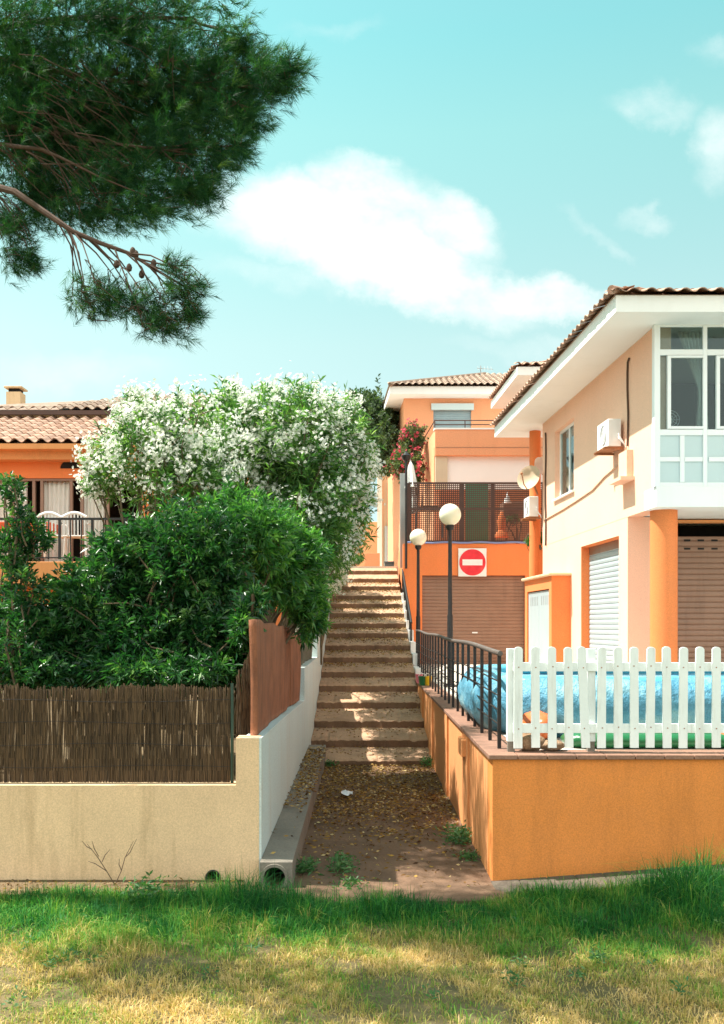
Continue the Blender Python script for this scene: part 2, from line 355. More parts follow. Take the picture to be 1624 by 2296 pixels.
def groundmat():
    m, t, b = mat_new('turf_soil')
    r = N('ShaderNodeValToRGB', t); t.links.new(objnoise(t, 1.2, 8, .7), r.inputs[0])
    el = r.color_ramp.elements; el[0].position, el[0].color = .3, (.09, .085, .03, 1); el[1].position, el[1].color = .72, (.34, .24, .11, 1)
    t.links.new(r.outputs[0], b.inputs['Base Color']); b.inputs['Roughness'].default_value = 1; bump(t, b, objnoise(t, 40, 6, .8), 1, .03); return m
M['ground'] = groundmat()

#@@STRUCTURE
# ---------------------------------------------------------------- ground, alley, steps
AL, AR = -.86, 1.114              # the two sides of the alley
FY = 8.17                         # face of both retaining walls
def sheet(name, pts, mat, thick=None, label=None):
    mb = MB()
    if thick: mb.prism(pts, (0, 0, -thick))
    else: mb.add(pts, [tuple(range(len(pts)))])
    o = mb.build(name, mat); o['kind'] = 'structure'; return o
def ground_h(x, y):
    x = np.asarray(x); y = np.asarray(y)
    base = .03*np.sin(x*1.7+1)*np.cos(y*1.3) + .02*np.sin(x*4.1+y*3.3)
    up = np.clip((x-1.2)/1.8, 0, 1)*.13
    return base*np.clip((8.0-y)/1.5, 0, 1) - .012 + up*np.clip((y-6.0)/2.0, 0, 1)
gx = np.unique(np.concatenate([np.linspace(-800, -8, 12), np.linspace(-8, 8, 81), np.linspace(8, 800, 12)]))
gy = np.unique(np.concatenate([np.linspace(-400, 2, 8), np.linspace(2, 8.1, 40), [FY+.1, 8.4, 12, 30, 60, 200, 900]]))
GX, GY = np.meshgrid(gx, gy); GZ = np.where(GY > 8.1, -.03, ground_h(GX, GY)); GZ = np.where((np.abs(GX) > 8) | (GY < 2), -.03, GZ)
nx = len(gx); idx = np.arange(GX.size).reshape(GX.shape)
o = npmesh('ground', np.stack([GX, GY, GZ], -1), np.stack([idx[:-1,:-1], idx[:-1,1:], idx[1:,1:], idx[1:,:-1]], -1).reshape(-1, 4), M['ground']); o['kind'] = 'structure'
sheet('path', [(AL-.1, 7.55, .004), (AR+.1, 7.65, .004), (AR, FY+.05, .006), (AR, 15.1, -.015), (AL, 15.1, -.015), (AL, FY, .006)], M['alley'], .12)
# dirt strip by the left wall / concrete footing strip by the right wall
mb = MB(); xs = np.linspace(-8, AL-.15, 36)
for i in range(35):
    a, b_ = xs[i], xs[i+1]; fa, fb = 7.85+.07*sin(a*3)+.04*sin(a*9), 7.85+.07*sin(b_*3)+.04*sin(b_*9)
    mb.add([(a, fa, .005), (b_, fb, .005), (b_, FY+.02, .03), (a, FY+.02, .03)], [(0, 1, 2, 3)])
o = mb.build('dirt_strip', M['soil']); o['kind'] = 'structure'
mb = MB(); xs = np.linspace(AR-.01, 8, 30)
for i in range(29):
    a, b_ = xs[i], xs[i+1]; za, zb = [.02 + min(1, max(0, (q-AR)/2.0))*.15 for q in (a, b_)]
    ya, yb = 7.86+.05*sin(a*2.3), 7.86+.05*sin(b_*2.3)
    mb.prism([(a, ya, za-.02), (b_, yb, zb-.02), (b_, FY+.03, zb), (a, FY+.03, za)], (0, 0, -.2))
o = mb.build('pavement', surf('shaded_concrete', (.13, .105, .08), .95, .3, (.05, .04, .03), .7, 3, 50, 1, bd=.02), bevel=.012); o['kind'] = 'structure'  # shade over this strip is put into a darker concrete colour
sheet('terrace', [(AR+.2, FY+.2, 1.085), (30, FY+.2, 1.085), (30, 60, 1.085), (AR+.1, 60, 1.085)], M['terrace'], 1.15)
sheet('garden_bed', [(-30, FY+.2, .8), (AL-.2, FY+.2, .8), (AL-.2, 60, 1.6), (-30, 60, 1.6)], M['soil'], 1.0)
sheet('upper_street', [(-30, 31.05, 4.13), (AR+.06, 31.05, 4.13), (AR+.06, 90, 4.2), (-30, 90, 4.2)], M['terrace'], 3.0)

# staircase
steps = [(15.1, .083), (16.1, .29), (17.1, .512), (18.1, .77), (19.1, 1.02), (20.1, 1.249), (21.1, 1.52), (22.1, 1.768), (23.1, 2.04),
         (24.1, 2.276), (25.1, 2.55), (26.1, 2.82), (27.1, 3.07), (28.1, 3.38), (29.1, 3.65), (30.1, 3.95), (31.1, 4.14)]
stair = empty('staircase', (.12, 15.1, 0), 'long concrete outdoor staircase climbing the alley under dappled shade', 'stairs')
for i, (d, z) in enumerate(steps[:-1]):
    d1, z1 = steps[i+1]; zr = z1 - .135 if i < 15 else z1-.06
    mb = MB(); n = 44; j = random.uniform(-.01, .01)
    top = []
    for k in range(n+1):
        x = AL+.003 + (AR-AL-.006)*k/n; w = .014*sin(k*.55+i)+random.uniform(-.007, .007)
        top.append((x, w, random.uniform(-.009, .003)-(.018 if random.random() < .05 else 0)))
    vs = []
    for x, w, h in top: vs += [(x, d+w, -.3 if i < 2 else z-.6), (x, d+w+.004, z-.02+h), (x, d+w+.025, z+h), (x, (d+d1)/2, (z+zr)/2+h*.5), (x, d1+.03, zr)]
    fs = []
    for k in range(n):
        for q in range(4): fs.append((k*5+q, (k+1)*5+q, (k+1)*5+q+1, k*5+q+1))
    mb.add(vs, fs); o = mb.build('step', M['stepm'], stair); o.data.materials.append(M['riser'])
    for p_ in o.data.polygons: p_.material_index = 1 if abs(p_.normal.z) < .6 else 0  # risers darker than treads: dirt, with skylight contrast painted into both colours

# ---------------------------------------------------------------- left garden wall
lw = empty('garden_wall', (-2, FY, 0), 'low cream rendered wall with whitewashed side along the stairs', 'wall')
mb = MB(); BX = XX(529, FY); ZT = ZZ(1761, FY); ZB = ZZ(1655, FY)
mb.box(-9, BX, FY, FY+.22, -.3, ZT); mb.box(BX, AL-.02, FY, FY+.22, -.3, ZB)
o = mb.build('front_face', M['cream'], lw)
# cut the drain hole as a dark recessed pipe instead of a boolean: real pipe mouth set into the wall
mb = MB()
prof = [(FY+.005, 1.24), (10.5, 1.19), (14.3, 1.08)]
pts = [(y, z) for y, z in prof] + [(14.3, 1.57), (18.4, 1.60), (18.4, 2.02), (22.5, 2.10), (22.5, 2.95), (27, 3.4), (27, 4.1), (31, 4.4)]
poly = [(AL, FY+.003, -.3)] + [(AL, y, z) for y, z in pts] + [(AL, 31, -.3)]
mb.prism(poly, (-.16, 0, 0)); o = mb.build('side_face', M['whitewash'], lw)
def ringpipe(name, c, r0, r1, y0, y1, mat, parent, n=28):
    mb = MB(); vs = []
    for y, r in ((y0, r1), (y1, r1), (y1, r0), (y0, r0)):
        vs += [(c[0]+r*cos(2*pi*k/n), y, c[1]+r*sin(2*pi*k/n)) for k in range(n)]
    fs = [(q*n+k, q*n+(k+1)%n, ((q+1)%4)*n+(k+1)%n, ((q+1)%4)*n+k) for q in range(4) for k in range(n)]
    mb.add(vs, fs); return mb.build(name, mat, parent, True)
def disc(name, c, r, y, mat, parent, n=28):
    return MB().add([(c[0]+r*cos(2*pi*k/n), y, c[1]+r*sin(2*pi*k/n)) for k in range(n)], [tuple(range(n))]).build(name, mat, parent)
pc = (XX(478, FY), ZZ(1970, FY)+.01)
# drill holes with a boolean whose cutter is removed again
def drill(o, c, r, y0, y1):
    me = MB().lathe((c[0], 0, c[1]), [(r, y0), (r, y1)], 32, 'Y').mesh('cutter'); k = bpy.data.objects.new('cutter', me); COL.objects.link(k)
    m = o.modifiers.new('drill', 'BOOLEAN'); m.object = k; m.operation = 'DIFFERENCE'; m.solver = 'EXACT'
    bpy.context.view_layer.update(); dg = bpy.context.evaluated_depsgraph_get(); nm = bpy.data.meshes.new_from_object(o.evaluated_get(dg))
    o.modifiers.clear(); o.data = nm; bpy.data.objects.remove(k)
drill(lw.children[0], pc, .064, FY-.1, FY+.18)
ringpipe('drain_pipe', pc, .056, .066, FY-.012, FY+.2, M['pipe'], lw)
disc('pipe_inside', pc, .056, FY+.18, M['dark'], lw)

# concrete drain channel
ch = empty('drain_channel', (-.71, 8.02, 0), 'concrete drainage channel with round pipe mouth at the foot of the stairs', 'drain')
mb = MB(); c1x = -.585
poly = [(8.02, -.1), (8.02, .215), (12, .235), (15.5, .27), (15.5, -.1)]
mb.prism([(AL+.003, y, z) for y, z in poly], (c1x-AL-.003, 0, 0)); o = mb.build('channel_body', M['concrete'], ch, bevel=.012)
cc = (-.735, .085)
bm_ = o.modifiers.clear(); drill(o, cc, .096, 7.9, 8.6)
ringpipe('pipe_mouth', cc, .093, .118, 8.0, 8.5, M['concrete'], ch); disc('pipe_inside', cc, .094, 8.45, M['dark'], ch)

# ---------------------------------------------------------------- right retaining wall
rw = empty('retaining_wall', (2.5, FY, 0), 'orange rendered retaining wall with brown coping under the white picket fence', 'wall')
mb = MB(); mb.box(AR+.002, 9, FY, FY+.3, -.3, 1.06); mb.build('front_face', M['orange'], rw)
mb = MB(); mb.box(AR, AR+.28, FY+.302, 20.6, -.3, 1.06)
for y, w in ((9.9, .5), (12.3, .7), (14.9, .6), (17.3, .6)): mb.box(AR-.022, AR+.01, y, y+w, -.25, 1.055)
mb.build('side_face', M['orange_side'], rw)
mb = MB()
k = AR-.035
while k < 8.9: mb.box(k+.002, k+.246, FY-.035, FY+.33, 1.06, 1.10); k += .25
y = FY+.335
while y < 20.4: mb.box(AR-.035, AR+.30, y+.002, y+.33, 1.06, 1.10); y += .334
mb.build('coping', M['capstone'], rw, bevel=.006)
mb = MB().box(AR-.07, AR+.0, 10.05, 10.4, .82, 1.0); mb.build('bracket', M['orange_side'], rw, bevel=.01)
# stair-side curb beyond the terrace
mb = MB()
for i in range(5, 13): d, z = steps[i]; mb.box(AR+.004, AR+.13, d-.1, d+.897, .6, z+.06)
tag(mb.build('stair_curb', M['whiteplaster'], bevel=.01), 'white stepped kerb along the right edge of the upper stairs', 'kerb')

# ---------------------------------------------------------------- railing on the right wall
rl = empty('railing', (1.23, 8.57, 1.1), 'black iron railing with a worn rounded handrail on the orange wall', 'railing')
ys = [8.57+.62*i for i in range(22)]
def rtop(y): return 1.966 + (y-8.57)*.0095 + .012*sin(y*1.3)
for y in ys: MB().box(1.215, 1.245, y-.022, y+.022, 1.09, rtop(y)-.02).build('baluster', M['black'], rl)
for f in (.25, .40, .55, .70):
    MB().tube([(1.23, y, 1.1+f*(rtop(y)-1.1)) for y in ys], .0075, 6).build('crossbar', M['black'], rl, True)
MB().tube([(1.23, 8.5, rtop(8.5))]+[(1.23, y, rtop(y)) for y in ys], .024, 10).build('handrail', M['rail_top'], rl, True)
# stair handrail further up
sr = empty('stair_handrail', (1.2, 22.5, 1.8), 'black sloping handrail beside the upper stairs in front of the orange garage', 'handrail')
a, b_ = P(922, 1392, 23.0), P(903, 1277, 28.0)
pts = [a.lerp(b_, t/8) for t in range(9)]
MB().tube([a - Vector((0, .1, .05))] + pts, .028, 8).build('rail', M['black'], sr, True)
for p in pts: MB().box(p.x-.02, p.x+.02, p.y-.02, p.y+.02, p.z-.95, p.z).build('post', M['black'], sr)
MB().tube([p-Vector((0, 0, .5)) for p in pts], .014, 6).build('lower_rail', M['black'], sr, True)

# ---------------------------------------------------------------- picket fence
pf = empty('picket_fence', (2.6, 8.33, 1.1), 'white wooden picket fence with rounded tops on the coping', 'fence')
s_ = F/8.3
def picket(px, tilt=0):
    x = XX(px, 8.3); w = .0375; z0, z1 = ZZ(1677, 8.3)+random.uniform(-.004, .004), ZZ(1450, 8.3)+random.uniform(-.004, .004)
    outl = [(-w, 0), (w, 0)] + [(w*cos(a), (z1-z0-w*.75)+w*.75*sin(a)) for a in np.linspace(0, pi, 11)]
    mb = MB(); mb.prism([(x+u+tilt*(v-.4), 8.287, z0+v) for u, v in outl], (0, .02, 0)); pko = mb.build('picket', M['whitepaint'], pf, bevel=.002)
    for zz in (ZZ(1495, 8.3), ZZ(1632, 8.3)): MB().lathe((x+random.uniform(-.006, .006), 0, zz+random.uniform(-.008, .008)), [(.0055, 8.2855), (.0055, 8.282)], 8, 'Y').build('screw', M['rust'], pko)
pk = [1162, 1200.6, 1237.7, 1275, 1309, 1349, 1386, 1422, 1458.6, 1495, 1532, 1569]
for i, p in enumerate(pk): picket(p, .045*-1 if i == 4 else random.uniform(-.014, .014))
for i in range(22): picket(1606+37*i)
for y0, y1 in ((1485, 1505), (1622, 1643)):
    MB().box(XX(1150, 8.33), 7.2, 8.308, 8.33, ZZ(y1, 8.33), ZZ(y0, 8.33)).build('rail', M['whitepaint'], pf, bevel=.003)
for px in (1146, 1325, 1640, 1950):
    x = XX(px, 8.36); po = MB().box(x-.036, x+.036, 8.332, 8.40, 1.19, ZZ(1454, 8.35)).build('post', M['whitepaint'], pf, bevel=.003)
    MB().box(x-.03, x+.03, 8.338, 8.394, 1.085, 1.2).build('post_foot', M['concrete'], po)

# ---------------------------------------------------------------- reed screens and cloth screens
def reeds(name, p0, p1, zb, zt, label, n=None, holes=(), cat='screen', d0=.0035):
    p0, p1 = Vector(p0), Vector(p1); L = (p1-p0).length; n = n or int(L/.0036); V = []; R = []
    nrm = Vector((-(p1-p0).y, (p1-p0).x, 0)).normalized()
    for i in range(n):
        t = (i+random.uniform(-.4, .4))/n
        if random.random() < .02: continue
        b = p0.lerp(p1, t); zz0 = zb(t) if callable(zb) else zb; zz1 = (zt(t) if callable(zt) else zt)
        lay = random.choice((0, 0, .006, .012, .018)); r = d0*random.uniform(.7, 1.4); lean = random.gauss(0, .010); zt_ = zz1+random.gauss(-.012, .012); off = nrm*lay; r *= 1.15
        segs = []; m = 8
        for q in range(m+1):
            f = q/m; z = zz0+(zt_-zz0)*f
            segs.append(b+off+(p1-p0).normalized()*(lean*f+.004*sin(z*9+i*.15))+nrm*.004*sin(z*14+i) + Vector((0, 0, z-b.z)))
        for q in range(m):
            mid = (segs[q]+segs[q+1])/2
            if any(abs(t*L-h[0]) < h[2] and abs(mid.z-h[1]) < h[3] and random.random() < .5 for h in holes): continue
            tv = (p1-p0).normalized()
            for sgn in (0, 1):
                a0, a1 = segs[q], segs[q+1]
                e0, e1 = (-tv*r, nrm*-r*.8) if sgn == 0 else (nrm*-r*.8, tv*r)
                V += [a0+e0, a0+e1, a1+e1, a1+e0]; R.append(random.random())
    V = np.array([tuple(v) for v in V]); o = npmesh(name, V, np.arange(len(V)).reshape(-1, 4), M['reed'], None, R)
    tag(o, label, cat); return o
rf = empty('reed_fence', (-3, 8.3, .85), 'dark brown reed screen fence on top of the low cream wall', 'fence')
o = reeds('reed_mat', (-5.2, 8.30, 0), (XX(516, 8.3), 8.30, 0), .84, lambda t: 1.675+.012*sin(t*17)+.008*sin(t*51),
          None, holes=((2.62, 1.12, .03, .05), (3.95, .95, .07, .04), (2.0, 1.14, .02, .05), (2.45, 1.55, .03, .03), (3.3, 1.12, .02, .04)))
for k_ in ('label', 'category'):
    if k_ in o: del o[k_]
o.parent = rf; o.matrix_parent_inverse = world(rf).inverted()
for z in (.98, 1.17, 1.36, 1.55):
    MB().tube([(x, 8.288+.004*sin(x*9), z+.012*sin(x*3+z*7)) for x in np.linspace(-5.2, XX(516, 8.3), 40)], .0022, 5).build('wire', M['black'], rf)
MB().tube([(XX(521, 8.3), 8.30, .82), (XX(521, 8.3), 8.30, 1.70)], .014, 8).build('post', surf('green_post', (.02, .05, .035), .5, .1), rf, True)
reeds('reed_screen', (XX(532, 8.6), 8.6, 0), (XX(566, 8.6), 8.6, 0), 1.2, lambda t: 1.75+.25*t, 'narrow dark reed screen between the reed fence and the terracotta cloth')
reeds('reed_screen', (XX(566, 8.9), 8.9, 0), (XX(606, 10.2), 10.2, 0), 1.3, lambda t: 2.50-.03*t, 'grey reed screen standing behind the terracotta cloth')
def cloth(name, y0, y1, z0, z1, label, mat, seed=0, xo=-.93, bulge=.04):
    n, m = 40, 16; V = []; 
    for side in (0, 1):
        for i in range(n+1):
            for j in range(m+1):
                t, s = i/n, j/m; y = y0+(y1-y0)*t; top = z1(t) if callable(z1) else z1; bot = z0(t) if callable(z0) else z0
                z = bot+(top-bot)*s
                w = bulge*(.5*sin(t*9+seed+s*1.5)+.35*sin(t*23+seed*2+s*3)+.5*sin(s*3.1)) 
                V.append((xo+w-side*.06, y, z))
    K = (n+1)*(m+1); Fc = []
    for sd_ in (0, 1):
        for i in range(n):
            for j in range(m):
                a = sd_*K+i*(m+1)+j; Fc.append((a, a+m+1, a+m+2, a+1) if sd_ == 0 else (a, a+1, a+m+2, a+m+1))
    for i in range(n):
        for j in (0, m): a = i*(m+1)+j; Fc.append((a, a+m+1, a+m+1+K, a+K))
    for j in range(m):
        for i in (0, n): a = i*(m+1)+j; Fc.append((a, a+1, a+1+K, a+K))
    o = npmesh(name, V, Fc, mat); o.data.shade_smooth(); return tag(o, label, 'screen')
cloth('cloth_screen', 8.35, 12.3, lambda t: 1.235-.07*t, lambda t: 2.25-.08*t+.012*sin(t*19), 'terracotta cloth screen hung along the white wall top, the nearest and largest', M['terracloth'], 1, -.93, .018)
# front return of the cloth, facing the lawn
cloth('cloth_screen', 12.5, 14.2, lambda t: 1.15-.06*t, lambda t: 2.12-.06*t, 'narrower terracotta cloth screen next up the white wall', M['terracloth'], 4, -.93, .018)
cloth('cloth_screen', 14.6, 18.0, 1.6, lambda t: 1.98+.06*t, 'dark grey green cloth screen above the stepped white wall', surf('green_cloth', (.10, .10, .07), .95, .15), 7, -.94, .03)

#@@HOUSE
# ---------------------------------------------------------------- right house
SK = -.0513
def hx(u, v, z): return (4.25+u+SK*v, 13.8+v, z)
def H(): return MB(hx)
house = empty('house', hx(0, 0, 1.1), 'two storey salmon house with white eaves and enclosed bay window on the right', 'house')
HZ, SOF = 3.916, 6.55
mb = H()
panel(mb, 'x', 0, .25, .105, 6.84, HZ, SOF+.1, [(4.37, 5.8, 4.78, 6.17)])
panel(mb, 'x', .003, .25, 1.27, 6.84, 1.0, HZ, [(1.7, 3.9, 1.0, 3.66)])
mb.box(.25, .48, 1.27, 1.5, 1.0, HZ-.004)
mb.box(.25, 8, 6.5, 6.84, 1.0, SOF+.1); mb.box(7.7, 8, .3, 6.4, 1.0, SOF+.1)
mb.build('wall', M['salmon'], house)
H().box(.26, 7.6, .35, 6.45, HZ+.01, HZ+.2).build('floor_slab', M['whiteplaster'], house)
# lower recess
mb = H(); panel(mb, 'y', 1.6, 1.75, .48, 7.6, 1.0, HZ-.01, [(.5, 7.5, 1.0, 3.86)]); mb.build('recess_wall', M['orange_side'], house)
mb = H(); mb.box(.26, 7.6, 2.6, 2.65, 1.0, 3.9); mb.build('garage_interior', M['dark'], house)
def shutter(u0, u1, v, z0, z1, mat, name='roller_door', pitch=.09, slots=True, parent=None, xf=hx, ax='y'):
    mb = MB(xf); z = z0; 
    while z < z1-.01:
        h = min(pitch, z1-z)
        sec = [(0, 0), (-.014, h*.15), (-.018, h*.5), (-.014, h*.85), (0, h)]
        if ax == 'y': 
            for (d0_, a0_), (d1_, a1_) in zip(sec, sec[1:]): mb.add([(u0, v+d0_, z+a0_), (u1, v+d0_, z+a0_), (u1, v+d1_, z+a1_), (u0, v+d1_, z+a1_)], [(0, 1, 2, 3)])
        else:
            for (d0_, a0_), (d1_, a1_) in zip(sec, sec[1:]): mb.add([(v+d0_, u0, z+a0_), (v+d0_, u1, z+a0_), (v+d1_, u1, z+a1_), (v+d1_, u0, z+a1_)], [(0, 1, 2, 3)])
        z += pitch
    if ax == 'y': mb.box(u0, u1, v+.004, v+.02, z0, z1)
    else: mb.box(v+.004, v+.02, u0, u1, z0, z1)
    o = mb.build(name, mat, parent)
    if slots:
        mb = MB(xf)
        for r in slots:
            k = u0+.08
            while k < u1-.12:
                if ax == 'y': mb.box(k, k+.1, v-.024, v-.012, r-.014, r+.014)
                else: mb.box(v-.024, v-.012, k, k+.04, r-.012, r+.012)
                k += .22 if ax == 'y' else .09
        mb.build('slots', M['dark'], o)
    return o
shutter(.5, 4.0, 1.62, 1.05, 3.64, M['brownshut'], slots=(3.575, 3.44), parent=house)
shutter(4.2, 7.4, 1.62, 1.05, 3.64, M['brownshut'], slots=(3.575, 3.44), parent=house)
o = shutter(1.7, 3.9, .17, 1.05, 3.6, M['steel'], name='garage_door', slots=False, parent=house, ax='x')
mb = H().box(.15, .22, 1.7, 3.9, 3.5, 3.655); mb.build('garage_door_track', M['brownshut'], house)
H().lathe((.27, .45, 1.0), [(.195, 0), (.195, HZ-1.0-.002)], 36).build('pillar', M['deeporange'], house, True)
H().lathe((4.2, .45, 1.0), [(.195, 0), (.195, HZ-1.0-.002)], 36).build('pillar', M['deeporange'], house, True)
# jambs of the garage opening
mb = H(); mb.box(.012, .2, 3.885, 3.899, 1.0, 3.65); mb.box(.012, .2, 1.701, 3.88, 3.645, 3.659); mb.build('door_reveal', M['deeporange'], house)
# roof
roofp = H()
V0, V1 = -.55, 8.3
mb = H()
FT = SOF+.23
# eaves slab (soffit and fascia)
mb.box(-.76, 9, V0, V1, SOF, FT); mb.build('eaves', M['whiteplaster'], house)
def tiles(name, o, ua, va, W_, L_, mat, parent, pitch=.235, row=.36, clip=None, amp=.045, step=.022, lip=.03, edge_drop=0):
    """barrel tile field: origin o, unit vectors ua along the eave, va up the slope"""
    o, ua, va = Vector(o), Vector(ua).normalized(), Vector(va).normalized(); nrm = ua.cross(va).normalized()
    if nrm.z < 0: nrm = -nrm
    nc, nr = int(W_/pitch), int(math.ceil(L_/row)); K = 10; V = []; Fc = []; R = []
    for r in range(nr):
        for c in range(nc):
            jit = random.uniform(-.006, .006); lift = random.uniform(0, .006)
            if clip and not clip((c+.5)*pitch, (r+.5)*row): continue
            rr = random.random(); b = len(V)
            for q, (s0, h) in enumerate(((r*row+jit-.02, step), ((r+1)*row, 0))):
                for k in range(K+1):
                    t = k/K; u = (c+t)*pitch
                    if t < .62: a = t/.62; hh = amp*sin(pi*a)**.8 if 0 < a < 1 else 0
                    else: a = (t-.62)/.38; hh = -amp*.35*sin(pi*a)
                    V.append(o+ua*u+va*s0+nrm*(hh+h+lift+.02))
            for k in range(K): Fc.append((b+k, b+k+1, b+K+1+k+1, b+K+1+k)); R.append(rr)
            # front lip thickness
            b2 = len(V)
            for k in range(K+1): V.append(V[b+k]); 
            for k in range(K+1): V.append(V[b+k]-nrm*lip*.6 if True else 0)
            for k in range(K): Fc.append((b2+k, b2+K+1+k, b2+K+2+k, b2+k+1)); R.append(rr)
    ob = npmesh(name, [tuple(v) for v in V], Fc, mat, parent, R)
    return ob
sl = radians(17)
def wv(a, b): return Vector(hx(*a))-Vector(hx(*b))
uF = wv((1, 0, 0), (0, 0, 0)).normalized(); vF = wv((0, 1, 0), (0, 0, 0)).normalized()
roof = MB(hx)
rh = 4.4*math.tan(sl)
roof.add([(-.78, V0-.02, FT), (9, V0-.02, FT), (9, V1, FT), (-.78, V1, FT), (3.6, 3.85, FT+rh), (9, 3.85, FT+rh)], [(0, 1, 5, 4), (3, 0, 4), (2, 3, 4, 5), (0, 3, 2, 1)])
ro = roof.build('roof', M['tile'], house)
tiles('tile_course', hx(-.84, V0-.07, FT+.012), uF, vF*cos(sl)+Vector((0, 0, sin(sl))), 9.2, 4.6, M['tile'], ro, amp=.034, step=.014, lip=.02, clip=lambda u, s: s*cos(sl) < u+.1 )
tiles('tile_course', hx(-.84, V1+.05, FT+.012), -vF, uF*cos(sl)+Vector((0, 0, sin(sl))), V1-V0+.1, 4.6, M['tile'], ro, amp=.034, step=.014, lip=.02, clip=lambda u, s: s*cos(sl) < u+.1 and s*cos(sl) < (V1-V0+.15-u))
hip0, hip1 = Vector(hx(-.84, V0-.05, FT+.06)), Vector(hx(3.6, 3.85, FT+rh+.1))
mb = MB()
for i in range(16):
    a = hip0.lerp(hip1, i/16); b_ = hip0.lerp(hip1, (i+1.12)/16); mb.tube([a, b_-Vector((0, 0, .02))], [.062, .048], 10)
mb.build('hip_tiles', M['tile'], ro, True)

# side window
win = H().box(.10, .15, 4.37, 5.8, 4.78, 4.84)
win.box(.10, .15, 4.37, 5.8, 6.11, 6.17); win.box(.10, .15, 4.37, 4.43, 4.84, 6.11); win.box(.10, .15, 5.74, 5.8, 4.84, 6.11); win.box(.105, .145, 5.06, 5.12, 4.84, 6.11)
wo = win.build('window', M['frame'], house)
H().box(.12, .126, 4.43, 5.74, 4.84, 6.11).build('pane', M['glass'], wo)
H().box(.3, .32, 4.3, 5.9, 4.7, 6.3).build('blind', M['curtain'], wo)
H().box(-.05, .1, 4.33, 5.84, 4.74, 4.778).build('sill', M['whiteplaster'], wo, bevel=.004)
# bay window
def HU(px): return (px-CX)/F*13.8-4.25
def HZp(py): return ZZ(py, 13.8)
H().box(-.004, 8, -.004, .5, HZ-.002, HZp(1091)).build('bay_slab', M['whiteplaster'], house, bevel=.006)
bw = H(); v0, v1 = 0.02, .10
uu = [0.0]; 
bw.box(-.03, .055, 0.0, .10, HZp(1091), SOF)
per = HU(1584)-HU(1474)
for k in range(8):
    b0 = k*per
    bw.box(b0+.683, b0+per+.035, v0, v1, HZp(1091), SOF)
    def rect(px0, px1, py0, py1, dv=0): bw.box(b0+HU(px0), b0+HU(px1), v0+.006+dv, v1-.01+dv, HZp(py1), HZp(py0))
    rect(1478, 1579, 782, 795); rect(1478, 1579, 962, 975); rect(1478, 1579, 724, 731); rect(1478, 1579, 1081, 1091)
    rect(1527, 1537, 975.5, 1080.5); rect(1482, 1526.5, 1024, 1034); rect(1537.5, 1578, 1024, 1034)
    rect(1498, 1506, 796, 961, -.012); rect(1506.2, 1578, 796, 801, -.012); rect(1506.2, 1578, 955, 961, -.012)
bo = bw.build('bay_window', M['frame'], house, bevel=.003)
H().box(.05, 7.6, .056, .062, HZp(962), SOF-.03).build('pane', M['glass'], bo)
H().box(.05, 7.6, .048, .054, HZp(1086), HZp(970)).build('frosted_pane', M['frosted'], bo)
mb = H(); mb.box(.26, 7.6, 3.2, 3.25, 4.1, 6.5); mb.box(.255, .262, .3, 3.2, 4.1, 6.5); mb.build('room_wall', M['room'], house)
def drape(name, pts_top, pts_bot, mat, label, folds=9, amp=.035, n=60, m=14, pinch=None, parent=None, cat='curtain'):
    V = []; 
    for j in range(m+1):
        s = j/m
        for i in range(n+1):
            t = i/n; a = Vector(pts_top[0]).lerp(Vector(pts_top[1]), t); b = Vector(pts_bot[0]).lerp(Vector(pts_bot[1]), t)
            if pinch: 
                c = Vector(pinch[0]).lerp(Vector(pinch[1]), t); f = pinch[2]
                p = a.lerp(c, (s/f)**.8) if s < f else c.lerp(b, ((s-f)/(1-f))**.6)
            else: p = a.lerp(b, s)
            V.append(tuple(p+Vector((0, amp*sin(t*folds*2*pi+.6*sin(s*3)), 0))))
    Fc = [(j*(n+1)+i, j*(n+1)+i+1, (j+1)*(n+1)+i+1, (j+1)*(n+1)+i) for j in range(m) for i in range(n)]
    o = npmesh(name, V, Fc, mat, parent); o.data.shade_smooth()
    md = o.modifiers.new('thickness', 'SOLIDIFY'); md.thickness = .006
    return tag(o, label, cat) if parent is None else o
drape('curtain', (P(1519, 742, 14.15), P(1584, 742, 14.15)), (P(1560, 968, 14.15), P(1588, 968, 14.15)), M['curtain'], 'pale tied back curtain behind the upper bay window of the right house', 7, .03, pinch=(P(1567, 875, 14.15), P(1580, 875, 14.15), .62))
# fan inside
fan = empty('standing_fan', P(1500, 1000, 14.4), 'standing fan with round wire cage behind the bay window glass', 'fan')
fc = P(1503, 941, 14.4)
for r in (.14, .10, .055): MB().tube([fc+Vector((r*cos(a), 0, r*sin(a))) for a in np.linspace(0, 2*pi, 29)], .005, 6).build('cage_ring', M['plastic'], fan, True)
for a in np.linspace(0, pi, 6, endpoint=False): MB().tube([fc+Vector((.14*cos(a), .01, .14*sin(a))), fc-Vector((.14*cos(a), -.01, .14*sin(a)))], .003, 5).build('cage_wire', M['plastic'], fan)
MB().tube([fc+Vector((0, .03, 0)), fc+Vector((0, .03, -.75))], .012, 8).build('stand', M['plastic'], fan, True)
MB().sphere(fc+Vector((0, .05, 0)), .05, 14).build('motor', M['plastic'], fan, True)

